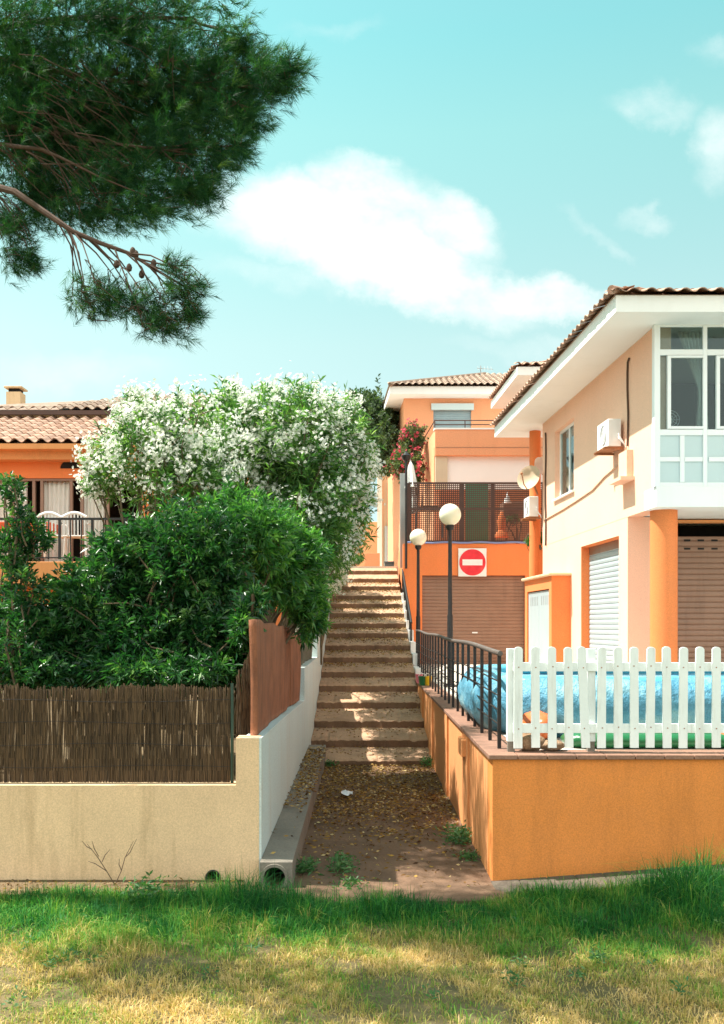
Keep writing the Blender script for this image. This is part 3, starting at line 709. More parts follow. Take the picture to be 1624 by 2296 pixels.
def ac_unit(v, z, L, label, far=0.0):
    r = empty('air_conditioner', hx(-.2, v, z), label, 'air conditioner', 'air conditioners on the house wall')
    H().box(-.26, -.05, v, v+L, z, z+.44).build('casing', M['plastic'], r, bevel=.012)
    g = [hx(-.262, v+L*.42+.16*cos(a), z+.22+.16*sin(a)) for a in np.linspace(0, 2*pi, 25)]
    mb = MB().tube(g, .008, 6)
    for q in (.05, .1, .14): mb.tube([hx(-.263, v+L*.42+q*cos(a), z+.22+q*sin(a)) for a in np.linspace(0, 2*pi, 21)], .004, 5)
    mb.build('fan_grille', M['greycloth'], r)
    H().box(-.2, -.08, v-.006, v-.001, z+.06, z+.2).build('service_cover', M['plastic'], r)
    H().box(-.33, -.003, v+.03, v+.07, z-.05, z-.012).build('bracket', M['rust'], r)
    H().box(-.33, -.003, v+L-.07, v+L-.03, z-.05, z-.012).build('bracket', M['rust'], r)
    H().box(-.31, -.03, v+.0, v+L, z-.012, z-.002).build('base_tray', M['rust'], r)
    for q in (0, .05): MB(hx).tube([(-.1, v-.02, z+.15+q), (-.12, v-.1, z+.1+q), (-.03, v-.12, z+.0), (-.02, v-.12, z-.04+q)], .009, 6).build('hose', M['plastic'], r, True)
    return r
ac_unit(1.42, ZZ(1000, 15.2), .58, 'white air conditioner outdoor unit high on the sunlit salmon wall')
ac_unit(7.0, ZZ(1158, 20.8), .5, 'small white air conditioner outdoor unit under the satellite dish')
# cables
def cable(pts, r, mat, label, name='cable'):
    return tag(MB().tube(pts, r, 7).build(name, mat, smooth=True), label, 'cable')
cable([hx(-.02, v, z) for v, z in [(1.13, ZZ(803, 14.93)), (1.20, ZZ(812, 15)), (1.22, ZZ(835, 15)), (1.22, ZZ(870, 15)), (1.2, ZZ(900, 15)), (1.18, ZZ(930, 15)), (1.19, ZZ(965, 15)), (1.22, ZZ(1000, 15))]], .016, M['cable'], 'thick dark cable running down the salmon wall above the air conditioner')
cable([hx(-.014, v, z) for v, z in [(1.75, ZZ(1045, 15.55)), (2.4, ZZ(1068, 16.2)), (3.1, ZZ(1098, 16.9)), (4.1, ZZ(1122, 17.9)), (5.1, ZZ(1142, 18.9)), (5.9, ZZ(1155, 19.7)), (6.7, ZZ(1167, 20.5))]], .013, M['cable_pale'], 'pale cable sagging diagonally across the salmon wall')
cable([hx(-.02, 6.5+.02*sin(z*4), z) for z in np.linspace(3.9, 6.3, 12)], .018, M['cable'], 'dark vertical pipe cable at the far edge of the salmon wall')
# wall ledge box
lb = empty('wall_box', hx(-.1, 1.15, 4.9), 'small rendered box with a projecting ledge below the air conditioner', 'wall box')
H().box(-.10, -.002, 1.0, 1.40, ZZ(1072, 14.95), ZZ(1012, 14.95)).build('box_body', M['salmon'], lb)
H().box(-.22, -.002, .93, 1.5, ZZ(1080, 14.95), ZZ(1072, 14.95)-.002).build('ledge', M['salmon'], lb)
# far column, dish
o = MB().lathe((XX(1200, 21.4), 21.4, 1.1), [(.125, 0), (.125, SOF-1.1)], 24).build('column', M['deeporange'], smooth=True); tag(o, 'slender round orange column under the far corner of the white eaves', 'column')
def dish(c, r, label, aim, mat):
    e_ = empty('satellite_dish', c, label, 'satellite dish', 'satellite dishes at the house corner'); q = Vector(aim).to_track_quat('Z', 'Y').to_matrix().to_4x4(); T = Matrix.Translation(Vector(c)) @ q
    mb = MB(lambda x, y, z: T @ Vector((x, y, z)))
    mb.lathe((0, 0, 0), [(.001, .0), (r*.35, .012), (r*.7, .05), (r, .10), (r*1.01, .10), (r*.7, .04), (r*.35, .002), (.001, -.01)], 28); mb.build('reflector', mat, e_, True)
    mb = MB(lambda x, y, z: T @ Vector((x, y, z))); mb.tube([(0, -r, .09), (0, -r*.8, .25), (0, -.05, .38)], .012, 6); mb.sphere((0, -.03, .4), .03, 10); mb.build('feed_arm', M['rust'], e_, True)
    mb = MB(lambda x, y, z: T @ Vector((x, y, z))); mb.tube([(0, 0, -.02), (0, -.05, -.15), (.05, -.25, -.3)], .02, 6); mb.build('mount', M['rust'], e_, True)
dish(P(1190, 1074, 20.7), .27, 'round beige satellite dish beside the orange column', (-.62, -.78, .25), surf('dish_beige', (.50, .38, .26), .6, .05))
dish(P(1206, 1048, 21.0), .2, 'smaller pale satellite dish half hidden behind the beige one', (.55, -.75, .2), M['plastic'])

# utility box with white doors
ub = empty('utility_cupboard', (3.8, 18.4, 1.1), 'orange rendered utility cupboard with white double doors and pale coping', 'cupboard')
def ux(u, v, z): return (XX(1237, 18.4)+u+SK*v, 18.4+v, z)
ZC = ZZ(1284, 18.4)
mb = MB(ux); panel(mb, 'x', 0, .15, 0, 2.3, 1.05, ZC-.06, [(.2, 2.1, 1.05, ZC-.3)]); mb.box(.15, .62, 0, 2.3, 1.05, ZC-.061); mb.build('body', M['deeporange'], ub)
MB(ux).box(-.07, .62, -.07, 2.37, ZC-.058, ZC).build('coping', M['cream'], ub, bevel=.02)
for a_, b__ in ((.21, 1.145), (1.155, 2.09)):
    o = MB(ux).box(.03, .06, a_, b__, 1.1, ZC-.32).build('door', M['steel'], ub, bevel=.004)
    mb = MB(ux)
    for q in range(5): mb.box(.024, .029, a_+.1+.15*q, a_+.14+.15*q, ZC-.6, ZC-.42)
    mb.build('vent_slots', M['greywall'], o)
# orange pier with plant
tag(MB().box(XX(1197, 21.3), XX(1226, 21.3), 21.3, 21.9, 1.1, ZZ(1233, 21.3)).build('pier', M['deeporange'], bevel=.01), 'orange rendered pier carrying a leafy potted plant', 'pier')

#@@GARAGE
# ---------------------------------------------------------------- orange garage block with terrace on top
GD = 27.7; GX0, GX1 = 1.195, 5.6; GT = ZZ(1219, GD)
gb = empty('garage', (3.2, GD, 1.1), 'bright orange flat roofed garage with brown roller door at the end of the terrace', 'garage')
du0, du1, dz1 = XX(947, GD), XX(1178, GD), ZZ(1290, GD)
mb = MB(); panel(mb, 'y', GD, GD+.3, GX0, GX1, 1.0, GT, [(du0, du1, 1.0, dz1)]); mb.box(GX0, GX1, GD+.3, GD+3.5, dz1+.3, GT-.002); mb.box(GX0+.002, GX0+.3, GD+.3, GD+3.5, 1.0, dz1+.3)
mb.build('wall', M['deeporange'], gb)
shutter(du0, du1, GD+.14, 1.05, dz1, M['brownshut'], parent=gb, slots=False, xf=None, pitch=.1)
MB().box(XX(1060, GD), XX(1072, GD), GD+.095, GD+.118, ZZ(1420, GD), ZZ(1417, GD)).build('door_handle', M['frame'], gb)
tag(MB().tube([(GX0+.05+i*.2, GD-.03, GT+.03+.012*sin(i*1.3)) for i in range(20)], .028, 8).build('hose', M['bluehose'], smooth=True), 'blue hose lying along the garage roof edge', 'hose')
# mesh fence
mf = empty('mesh_fence', (3.2, GD+.05, GT), 'brown square mesh privacy fence on the garage roof', 'fence')
mx0, mx1, mz0, mz1 = XX(917, GD), XX(1222, GD), GT+.04, ZZ(1083, GD)
pz = .0585; mb = MB(); k = mx0
while k < mx1: mb.box(k, k+.026, GD+.05, GD+.056, mz0, mz1); k += pz
mb.build('mesh_panel', M['mesh'], mf)
mb = MB(); k = mz0
while k < mz1: mb.box(mx0, mx1, GD+.044, GD+.0495, k, k+.026); k += pz
mb.build('mesh_panel', M['mesh'], mf)
for px in (917, 1037, 1106, 1222): MB().box(XX(px, GD)-.06, XX(px, GD)+.06, GD+.058, GD+.12, mz0, mz1+.01).build('post', M['mesh'], mf)
for z in (mz1, mz0+.02, (mz0+mz1)/2+.1): MB().box(mx0, mx1, GD+.03, GD+.043, z-.03, z+.03).build('frame_rail', M['mesh'], mf)
# things behind the mesh
tag(MB().box(XX(1044, 29.5), XX(1096, 29.5), 29.5, 29.55, GT, ZZ(1085, 29.5)).build('door_blind', M['green_blind']), 'dark green blind over the door behind the mesh fence', 'blind')
tb = empty('terrace_table', P(955, 1145, 28.6), 'dark oval table behind the left half of the mesh fence', 'table')
MB().lathe(P(962, 1140, 28.6), [(.001, -.03), (.55, -.03), (.58, 0), (.001, .005)], 24).build('tabletop', M['bin'], tb, True)
for dx in (-.35, .35): MB().tube([P(962, 1141, 28.6)+Vector((dx, 0, 0)), P(962, 1141, 28.6)+Vector((dx*1.2, 0, -.85))], .03, 8).build('leg', M['bin'], tb)
tag(MB().box(XX(1125, 29), XX(1190, 29), 28.7, 29.3, ZZ(1165, 29), ZZ(1128, 29)).build('cabinet', M['brownshut'], bevel=.02), 'low dark brown cabinet behind the right half of the mesh fence', 'cabinet')
tag(MB().lathe(P(1138, 1128, 28.55), [(.12, 0), (.10, .06), (.09, .06), (.08, .14), (.06, .14), (.05, .22), (.03, .22), (.001, .34)], 14).build('ornament', M['plastic'], smooth=True), 'small white tiered ornament on the dark cabinet behind the mesh', 'ornament')
tag(MB().lathe(P(1125, 1205, 28.6), [(.22, 0), (.2, .1), (.12, .2), (.14, .5), (.05, .75), (.001, .8)], 16).build('garden_vase', M['deeporange'], smooth=True), 'orange vase shaped planter standing behind the mesh fence', 'planter')

# umbrella, pole, grey board
um = empty('closed_parasol', P(921, 1215, 27.9), 'closed white parasol at the left end of the garage terrace', 'parasol')
c = P(921, 1035, 27.9)
mb = MB(); n = 20; vs = []; rows = [(0, .02), (.12, .07), (.5, .13), (.75, .17), (.78, .10), (1.1, .14), (1.5, .13)]
for dz, r in rows:
    for k in range(n): a = 2*pi*k/n; rr = r*(1+.25*cos(5*a)); vs.append((c.x+rr*cos(a), c.y+rr*sin(a), c.z-dz))
mb.add(vs, [(i*n+k, i*n+(k+1)%n, (i+1)*n+(k+1)%n, (i+1)*n+k) for i in range(len(rows)-1) for k in range(n)]); mb.build('canopy', M['whiteplaster'], um, True)
MB().tube([(c.x, c.y, c.z+.05), (c.x, c.y, GT)], .022, 8).build('pole', M['greywall'], um, True)
tag(MB().box(XX(897, 28.2), XX(911, 28.2), 28.15, 28.2, 3.9, ZZ(1062, 28.2)).build('board', M['greywall'], bevel=.01), 'grey upright board beside the closed parasol', 'board')
dl = empty('street_lamp', P(911, 1270, 27.4), 'thin dark lamp post with small cap beside the closed parasol', 'street lamp')
MB().tube([P(911, 1275, 27.4), P(911, 1035, 27.4)], .035, 8).build('pole', M['black'], dl, True)
MB().lathe(P(911, 1035, 27.4), [(.03, 0), (.10, .05), (.14, .14), (.15, .17), (.09, .2), (.03, .28), (.001, .29)], 14).build('lantern', M['black'], dl, True)

# no entry sign
sg = empty('no_entry_sign', P(1059.5, 1261, GD-.05), 'square white sign with red no entry disc above the garage door', 'sign')
c = P(1059.5, 1261, GD-.05); hs = 31.5/F*GD
MB().box(c.x-hs, c.x+hs, c.y-.012, c.y+.012, c.z-hs, c.z+hs).build('plate', M['signwhite'], sg, bevel=.004)
MB().lathe((c.x, c.y, c.z), [(hs*.935, -.0125), (hs*.935, -.020)], 56, 'Y').build('red_disc', M['signred'], sg)
MB().box(c.x-hs*.71, c.x+hs*.71, c.y-.026, c.y-.0205, c.z-hs*.21, c.z+hs*.21).build('white_bar', M['signwhite'], sg)
for q in (-.6, .6): MB().box(c.x+q*hs-.02, c.x+q*hs+.02, c.y+.012, c.y+.045, c.z, c.z+hs*.9).build('bracket', M['greywall'], sg)

# ball lamps
def lamp(px, py, d, zb, label, rpx):
    c = P(px, py, d); e_ = empty('globe_lamp', (c.x, d, zb), label, 'street lamp', 'globe lamps on black posts beside the stairs')
    R = rpx/F*d
    MB().sphere(c, R, 40).build('globe', M['globe'], e_, True)
    MB().lathe((c.x, d, c.z-R-.05), [(.045, -.04), (.075, 0), (.08, .03), (.07, .06)], 20).build('collar', M['black'], e_, True)
    h = c.z-R-.06-zb
    MB().lathe((c.x, d, zb), [(.075, 0), (.075, .05), (.055, .06), (.052, h*.45), (.042, h*.46), (.034, h)], 16).build('post', M['black'], e_, True)
    MB().lathe((c.x, d, zb), [(.12, 0), (.12, .02), (.08, .03)], 16).build('base_plate', M['black'], e_, True)
lamp(1009.5, 1154, 17.45, 1.09, 'larger nearer round white globe lamp on a black post', 24.5)
lamp(938, 1205, 22.6, 1.09, 'smaller farther round white globe lamp on a black post', 19)

#@@FAR
# ---------------------------------------------------------------- orange building behind (B)
BD = 31.5
def bx(u, v, z): return (XX(976, BD)+u+SK*v, BD+v, z)
bb = empty('apartment_house', bx(2, 0, 4.2), 'far orange house with balcony, grey window shutter and tiled hip roof', 'house')
ZP, ZM = ZZ(963, BD), ZZ(1021, BD)
mb = MB(bx); mb.box(0, 7.2, 0, .2, ZM, ZP); mb.box(.0, .2, .2, 6.2, ZM+.3, ZP); mb.box(0, .2, .3, 6.2, 3.5, ZM+.299); mb.build('balcony_parapet', M['farorange'], bb)
MB(bx).box(-.03, 7.2, -.03, .23, ZP, ZP+.05).build('coping', M['whiteplaster'], bb)
MB(bx).box(0.02, 7.2, -.012, -.002, ZZ(1003, BD)-.012, ZZ(1003, BD)).build('render_groove', M['brownshut'], bb)
MB(bx).box(.1, 7.0, .22, .3, ZM-1.1, ZM+.005).build('awning_wall', M['whiteplaster'], bb)
MB(bx).box(.02, .42, .1, .215, ZM-1.1, ZM-.001).build('pillar', M['beige'], bb)
MB(bx).box(.3, 7.2, 2.4, 2.6, 3.5, ZM-.5).build('ground_floor_wall', M['farorange'], bb)
MB(bx).box(.2, 7.2, .31, 6.2, ZM+.0, ZM+.25).build('balcony_floor', M['whiteplaster'], bb)
rl2 = MB(bx)
for z in (ZP+.32, ZP+.18): rl2.tube([(0, 0.1, z), (7, .1, z)], .018, 6)
for k in range(8): rl2.tube([(k*1.0, .1, ZP+.04), (k*1.0, .1, ZP+.33)], .018, 6)
rl2.tube([(0, .1, ZP+.32), (0, 6, ZP+.32)], .018, 6)
rl2.build('balcony_rail', M['mesh'], bb)
UD = 36.0; uw0 = XX(906, UD)
ZF0, ZF1 = ZZ(883, 35.3), ZZ(866, 35.3)
mb = MB(); wx0, wx1, wz0, wz1 = XX(972, UD), XX(1057, UD), ZZ(975, UD), ZZ(919, UD)
panel(mb, 'y', UD, UD+.3, uw0, 9.5, 4, ZF0, [(wx0, wx1, wz0, wz1)]); mb.prism([(uw0, UD+.3, 4), (uw0, UD+.3, ZF0), (uw0-.4, UD+8, ZF0), (uw0-.4, UD+8, 4)], (.3, 0, 0)); mb.build('upper_wall', M['farorange'], bb)
w_ = shutter(wx0, wx1, UD+.1, wz0, wz1, M['blueshut'], 'window_shutter', .09, False, bb, None)
MB().box(XX(967, UD), XX(1062, UD), UD-.12, UD-.003, wz1-.02, ZZ(906, UD)).build('shutter_box', M['frosted'], w_)
ex0 = XX(874, 35.3)
MB().prism([(ex0, 35.3, ZF0), (10, 35.3, ZF0), (10, 45, ZF0), (ex0-.5, 45, ZF0)], (0, 0, ZF1-ZF0)).build('eaves', M['whiteplaster'], bb)
s2 = radians(20); rbase = MB()
pk_ = P(1088, 846, 38.9); ry = pk_.y; rz = ZF1+(ry-35.3)*math.tan(s2)
mb = MB().add([(ex0-.05, 35.2, ZF1), (10, 35.2, ZF1), (10, ry, rz), (pk_.x, ry, rz), (ex0-.5, 44, ZF1), (10, 44, ZF1)], [(0, 1, 2, 3), (0, 3, 4), (4, 3, 2, 5)]); ro = mb.build('roof', M['tile_far'], bb)
hipx = pk_.x-ex0
tiles('tile_course', (ex0-.08, 35.12, ZF1+.01), (1, 0, 0), (0, cos(s2), sin(s2)), 8.6, (ry-35.2)/cos(s2), M['tile_far'], ro, pitch=.24, row=.4, clip=lambda u, s: s*cos(s2)/(ry-35.2) < (u+.1)/hipx)
MB().tube([(ex0, 35.2, ZF1+.05), (pk_.x, ry, rz+.08)], .09, 8).build('hip_tiles', M['tile_far'], ro, True)
an = empty('tv_antenna', (XX(1078, 38), 38, rz), 'thin television antenna on the far tiled roof', 'antenna')
c = P(1078, 820, 38)
MB().tube([(c.x, 38, rz-.2), (c.x, 38, c.z)], .018, 6).build('mast', M['greywall'], an)
mb = MB().tube([c+Vector((-.15, 0, -.1)), c+Vector((.5, 0, -.14))], .012, 5)
for q in range(5): mb.tube([c+Vector((-.1+.13*q, -.1, -.22)), c+Vector((-.1+.13*q, .1, .0))], .008, 5)
mb.build('aerial', M['greywall'], an)

# second white-eaved house between
h2 = empty('house', (7, 27, 4.5), 'second salmon house of which only white eaves with clay tile edge show', 'house')
e0, e1 = P(1160, 841, 25.1), P(1101, 915, 29)
mb = MB().prism([(e0.x, e0.y, e0.z), (14, e0.y, e0.z), (14, e1.y, e0.z), (e1.x, e1.y, e0.z)], (0, 0, .22)); mb.build('eaves', M['whiteplaster'], h2)
mb = MB().prism([(e0.x+1.6, e0.y+.6, 1.1), (14, e0.y+.6, 1.1), (14, e1.y-.4, 1.1), (e1.x+1.7, e1.y-.4, 1.1)], (0, 0, e0.z-1.101)); mb.build('wall', M['salmon'], h2)
zt = e0.z+.22
dirv = (Vector((e0.x, e0.y, 0))-Vector((e1.x, e1.y, 0))).normalized(); inn = Vector((-dirv.y, dirv.x, 0)); inn = inn if inn.x > 0 else -inn
mb = MB().add([(e0.x, e0.y, zt+.003), (14, e0.y, zt+.003), (14, 27.05, zt+.7), (e0.x+2, 27.05, zt+.7), (e1.x, e1.y, zt+.003), (14, e1.y, zt+.003)], [(0, 1, 2, 3), (0, 3, 4), (4, 3, 2, 5)]); r2 = mb.build('roof', M['tile'], h2)
Lh = (e0-e1).length
tiles('tile_course', (e1.x-.06, e1.y, zt+.02), dirv, inn*cos(sl)+Vector((0, 0, sin(sl))), Lh, 2.2, M['tile'], r2, clip=lambda u, s: s < u+.2 and s < Lh-u+.2)
tiles('tile_course', (e0.x-.06, e0.y-.06, zt+.02), (1, 0, 0), (0, cos(sl), sin(sl)), 6, 2.2, M['tile'], r2, clip=lambda u, s: s < u+.2)

# far beige building at the top of the stairs
fb = empty('apartment_house', (1.5, 44, 4.2), 'distant cream building with pale blue door at the head of the stairs', 'house')
MB().box(XX(851, 44), XX(930, 44), 44, 50, 4, ZZ(1060, 44)).build('wall', M['beige'], fb)
MB().box(XX(851, 44)-.1, XX(857, 44), 43.9, 44.0, 4, ZZ(1060, 44)).build('downpipe_strip', M['whiteplaster'], fb)
MB().box(XX(863, 44), XX(893, 44), 43.9, 43.98, 4.1, ZZ(1180, 44)).build('door', M['bluedoor'], fb)
w_ = MB().box(XX(876, 44), XX(893, 44), 43.92, 43.98, ZZ(1143, 44), ZZ(1128, 44)).build('window', M['bluedoor'], fb)
bn = empty('wheelie_bin', P(876, 1268, 41), 'dark grey wheelie bin beside the pale blue door above the stairs', 'bin')
c = P(876, 1268, 40.5); c.z = 4.14
MB().prism([(c.x-.2, c.y, c.z), (c.x+.2, c.y, c.z), (c.x+.25, c.y, c.z+.72), (c.x-.25, c.y, c.z+.72)], (0, .5, 0)).build('body', M['bin'], bn, bevel=.02)
MB().box(c.x-.28, c.x+.28, c.y-.04, c.y+.55, c.z+.725, c.z+.79).build('lid', M['bin'], bn, bevel=.02)
for q in (-.18, .18): MB().lathe((c.x+q, c.y+.45, c.z+.09), [(.09, -.03), (.09, .03)], 14, 'X').build('wheel', M['black'], bn)
tag(MB().box(XX(818, 40), XX(851, 40), 39, 39.4, 4.1, ZZ(1240, 39)).build('planter_wall', M['farorange'], bevel=.01), 'low orange planter wall left of the bin above the stairs', 'wall')
tag(MB().box(XX(700, 46), XX(848, 46), 46, 46.3, 4.1, ZZ(1170, 46)).build('boundary_wall', M['farorange'], bevel=.01), 'distant orange boundary wall behind the planter at the head of the stairs', 'wall')

# ---------------------------------------------------------------- left house
LD = 20.0
lh = empty('house', (-6, LD, 3.4), 'orange house with clay tile roof and curtained doors behind the oleanders on the left', 'house')
lx1 = -1.6
def LX(px): return XX(px, LD)
mb = MB(); panel(mb, 'y', LD, LD+.3, -12, lx1, 1, ZZ(1030, LD), [(LX(-60), LX(320), 3.4, ZZ(1072, LD))]); mb.build('wall', M['deeporange'], lh)
MB().box(-12, lx1, LD-.35, LD+.3, ZZ(1030, 19.65)-.0, ZZ(1008, 19.65)).build('soffit_band', M['orange_side'], lh)
MB().box(-12, lx1, LD-.42, LD-.351, ZZ(1009, 19.6), ZZ(1001, 19.6)).build('gutter', M['brownshut'], lh, bevel=.01)
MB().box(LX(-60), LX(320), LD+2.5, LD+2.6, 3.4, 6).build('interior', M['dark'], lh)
mb = MB()
for px in (-60, 26, 74, 92, 158, 182, 240, 318): mb.box(LX(px)-.03, LX(px)+.03, LD+.05, LD+.12, 3.4, ZZ(1077, LD))
mb.box(LX(-60), LX(320), LD+.04, LD+.13, ZZ(1077, LD), ZZ(1072, LD)-.002); mb.build('door_frame', M['brownshut'], lh)
n = 14; vc = P(157, 1048, LD-.015)
MB().prism([(vc.x+.2*cos(a), vc.y+.008, vc.z-.02+.17*sin(a)) for a in np.linspace(0, pi, n)], (0, -.012, 0)).build('vent', M['dark'], lh)
for i, (a, b_) in enumerate(((93, 158), (184, 236), (-10, 62))):
    drape('curtain', (P(a, 1076, LD+.22), P(b_, 1076, LD+.22)), (P(a+2, 1275, LD+.22), P(b_-2, 1275, LD+.22)), M['curtain'],
          ['white curtain hanging between dark gaps of the left house doors', 'white curtain just left of the oleander flowers on the left house', 'white curtain at the left picture edge behind the branches'][i], 6, .03)
s3 = radians(19.8); er = 3.2/cos(s3)
ez = ZZ(994, 19.5); 
mb = MB().add([(-12, 19.5, ez-.02), (lx1+.2, 19.5, ez-.02), (lx1+.2, 22.7, ez-.02+3.2*math.tan(s3)), (-12, 22.7, ez-.02+3.2*math.tan(s3)), (-12, 22.7, ez-.1), (lx1+.2, 22.7, ez-.1), (lx1+.2, 19.5, ez-.1), (-12, 19.5, ez-.1)], [(0, 1, 2, 3), (4, 5, 6, 7), (0, 7, 6, 1), (1, 6, 5, 2), (0, 3, 4, 7)]); ro = mb.build('roof', M['tile'], lh)
tiles('tile_course', (-12, 19.45, ez), (1, 0, 0), (0, cos(s3), sin(s3)), 12+lx1+.2, er, M['tile'], ro, pitch=.27, row=.36, amp=.06)
MB().box(-12, lx1+.1, 19.4, 19.8, ez-.13, ez-.022).build('eaves_board', M['orange_side'], lh)
zb_ = ez+3.2*math.tan(s3)
MB().box(-12, lx1+.3, 22.75, 23.0, 4, ZZ(924, 22.9)).build('upper_wall', M['cream'], lh)
ez2 = ZZ(922, 22.6)
hx0 = XX(95, 22.6)
wd = XX(500, 22.6)-hx0
mb = MB().add([(-12, 22.6, ez2), (XX(500, 22.6), 22.6, ez2), (XX(500, 22.6), 25.3, ez2+2.7*math.tan(s3)), (hx0+2.2, 25.3, ez2+2.7*math.tan(s3)), (-12, 26, ez2+.1), (hx0-.5, 23.0, ez2+.14)], [(0, 1, 2, 3, 5), (0, 5, 3, 4)]); r3 = mb.build('roof', M['tile_far'], lh)
tiles('tile_course', (hx0-3, 22.55, ez2+.02), (1, 0, 0), (0, cos(s3), sin(s3)), wd+3, 2.7/cos(s3), M['tile_far'], r3, pitch=.25, row=.36, amp=.05, clip=lambda u, s: s*cos(s3) < max(.3, (u-2.9)*1.25+.1))
MB().box(-12, XX(500, 22.6), 22.5, 22.56, ez2-.1, ez2+.0).build('gutter', M['mesh'], lh)
cm = empty('chimney', (XX(28, 26), 26, 7), 'square rendered chimney with flat cap at the left picture edge', 'chimney')
MB().box(XX(14, 26), XX(46, 26), 26, 26.4, 6.5, ZZ(878, 26)).build('stack', M['cream'], cm)
MB().box(XX(14, 26)-.05, XX(46, 26)+.05, 25.95, 26.45, ZZ(870, 26), ZZ(866, 26)).build('cap', M['cream'], cm, bevel=.01)
MB().box(XX(18, 26), XX(42, 26), 26.05, 26.35, ZZ(878, 26), ZZ(870, 26)).build('flue', M['dark'], cm)
# balcony
RD = 18.5
bl = empty('balcony_railing', (-6, RD, 3.4), 'black balcony railing with thin upright bars in front of the left house', 'railing')
MB().box(-9, XX(330, RD), RD-.02, RD+.02, ZZ(1166, RD), ZZ(1161, RD)).build('top_rail', M['black'], bl)
MB().box(-9, XX(330, RD), RD-.012, RD+.012, ZZ(1252, RD), ZZ(1249, RD)).build('bottom_rail', M['black'], bl)
for i in range(26): 
    x = XX(36+24.5*(i-8), RD); w = .022 if i % 3 == 0 else .010
    MB().box(x-w, x+w, RD-w, RD+w, ZZ(1254, RD), ZZ(1166, RD)).build('bar', M['black'], bl)
tag(MB().box(-9, XX(345, RD), RD-.1, LD+.5, 3.0, ZZ(1260, RD)).build('balcony_slab', M['orange_side'], bevel=.01), 'orange balcony slab carrying the black railing', 'balcony')
def chair(px, d, label, rz=0):
    fl = 3.55; c = Vector((XX(px, d), d, fl)); e_ = empty('plastic_chair', c, label, 'chair', 'white plastic chairs on the left balcony')
    MB().box(c.x-.24, c.x+.24, d-.22, d+.22, fl+.40, fl+.43).build('seat', M['plastic'], e_, bevel=.01)
    for a in (-.2, .2):
        for b in (-.18, .18): MB().tube([(c.x+a*1.1, d+b*1.1, fl), (c.x+a, d+b, fl+.4)], .02, 6).build('leg', M['plastic'], e_)
    mb = MB()
    for k in range(7): x = c.x-.2+k*.0667; mb.box(x-.014, x+.014, d-.24, d-.222, fl+.43, fl+.82+.05*cos((k-3)*.45))
    mb.tube([(c.x-.24+.08*k, d-.23, fl+.78+.09*sin(pi*k/6)) for k in range(7)], .03, 8); mb.build('backrest', M['plastic'], e_)
    for a in (-.25, .25): MB().tube([(c.x+a, d-.22, fl+.66), (c.x+a, d+.15, fl+.66), (c.x+a, d+.2, fl+.42)], .018, 6).build('armrest', M['plastic'], e_)
chair(118, 19.0, 'white plastic chair behind the balcony railing, the one nearer the left picture edge')
chair(175, 19.0, 'white plastic chair behind the balcony railing, beside the oleander leaves')
tt = empty('patio_table', (XX(75, 19.3), 19.3, 3.55), 'patio table under an orange red cloth behind the balcony railing', 'table')
cx_ = XX(70, 19.3)
MB().box(cx_-.6, cx_+.45, 19.0, 19.7, 4.22, 4.25).build('tabletop', M['plastic'], tt)
for a in (-.5, .35):
    for b in (19.08, 19.62): MB().tube([(cx_+a, b, 3.55), (cx_+a, b, 4.22)], .025, 6).build('leg', M['plastic'], tt)
tag(MB().box(cx_-.63, cx_+.48, 18.97, 19.73, 4.10, 4.262).build('tablecloth', M['redcloth'], bevel=.01), 'orange red tablecloth on the patio table', 'tablecloth')

#@@POOL
# ---------------------------------------------------------------- pool and toys on the terrace
def ring(name, cx, cy, a, b, zc, rh_, rv, mat, parent=None, n=90, m=22, wob=.03, seed=0):
    V = []
    for i in range(n):
        t = 2*pi*i/n; e_ = 2/5.0
        x0 = cx+a*math.copysign(abs(cos(t))**e_, cos(t)); y0 = cy+b*math.copysign(abs(sin(t))**e_, sin(t)); nx_, ny_ = cos(t)/a, sin(t)/b; l = math.hypot(nx_, ny_); nx_/=l; ny_/=l
        for j in range(m):
            p = 2*pi*j/m; w = 1+wob*(sin(t*17+j*.9+seed)+.6*sin(t*41+seed+j)+.5*sin(t*7+3*sin(p)))
            V.append((x0+nx_*rh_*cos(p)*w, y0+ny_*rh_*cos(p)*w, zc+rv*sin(p)*w))
    Fc = [(i*m+j, ((i+1)%n)*m+j, ((i+1)%n)*m+(j+1)%m, i*m+(j+1)%m) for i in range(n) for j in range(m)]
    o = npmesh(name, V, Fc, mat, parent); o.data.shade_smooth(); return o
pl = empty('paddling_pool', (3.7, 11.2, 1.09), 'large blue inflatable paddling pool behind the white picket fence', 'pool')
ring('inflated_ring', 3.75, 11.1, 2.35, 1.6, 1.38, .22, .30, M['pool'], pl, seed=2, n=160, m=32, wob=.035)
ring('inflated_rim', 3.75, 11.1, 2.28, 1.52, 1.63, .14, .07, surf('pool_rim', (.08, .36, .48), .25, .15, (.3, .6, .7), .5, 2, 30, .1), pl, seed=5, n=120)
MB().box(1.6, 5.9, 9.8, 12.4, 1.45, 1.5).build('water', surf('pool_water', (.08, .30, .38), .05, .1, None, 0, 2, 12, .5), pl)
def blob_toy(name, c, sc, mat, label, cat, seed=0, parent=None, n=28):
    V = []; m = n//2; c = Vector(c)
    for i in range(m+1):
        t = pi*i/m
        for k in range(n):
            a = 2*pi*k/n; w = 1+.10*sin(3*a+seed)+.06*sin(5*t+seed*2+a*2)
            V.append((c.x+sc[0]*w*sin(t)*cos(a), c.y+sc[1]*w*sin(t)*sin(a), c.z+sc[2]*w*cos(t)))
    Fc = [(i*n+k, (i+1)*n+k, (i+1)*n+(k+1)%n, i*n+(k+1)%n) for i in range(m) for k in range(n)]
    o = npmesh(name, V, Fc, mat, parent); o.data.shade_smooth(); return tag(o, label, cat) if parent is None else o
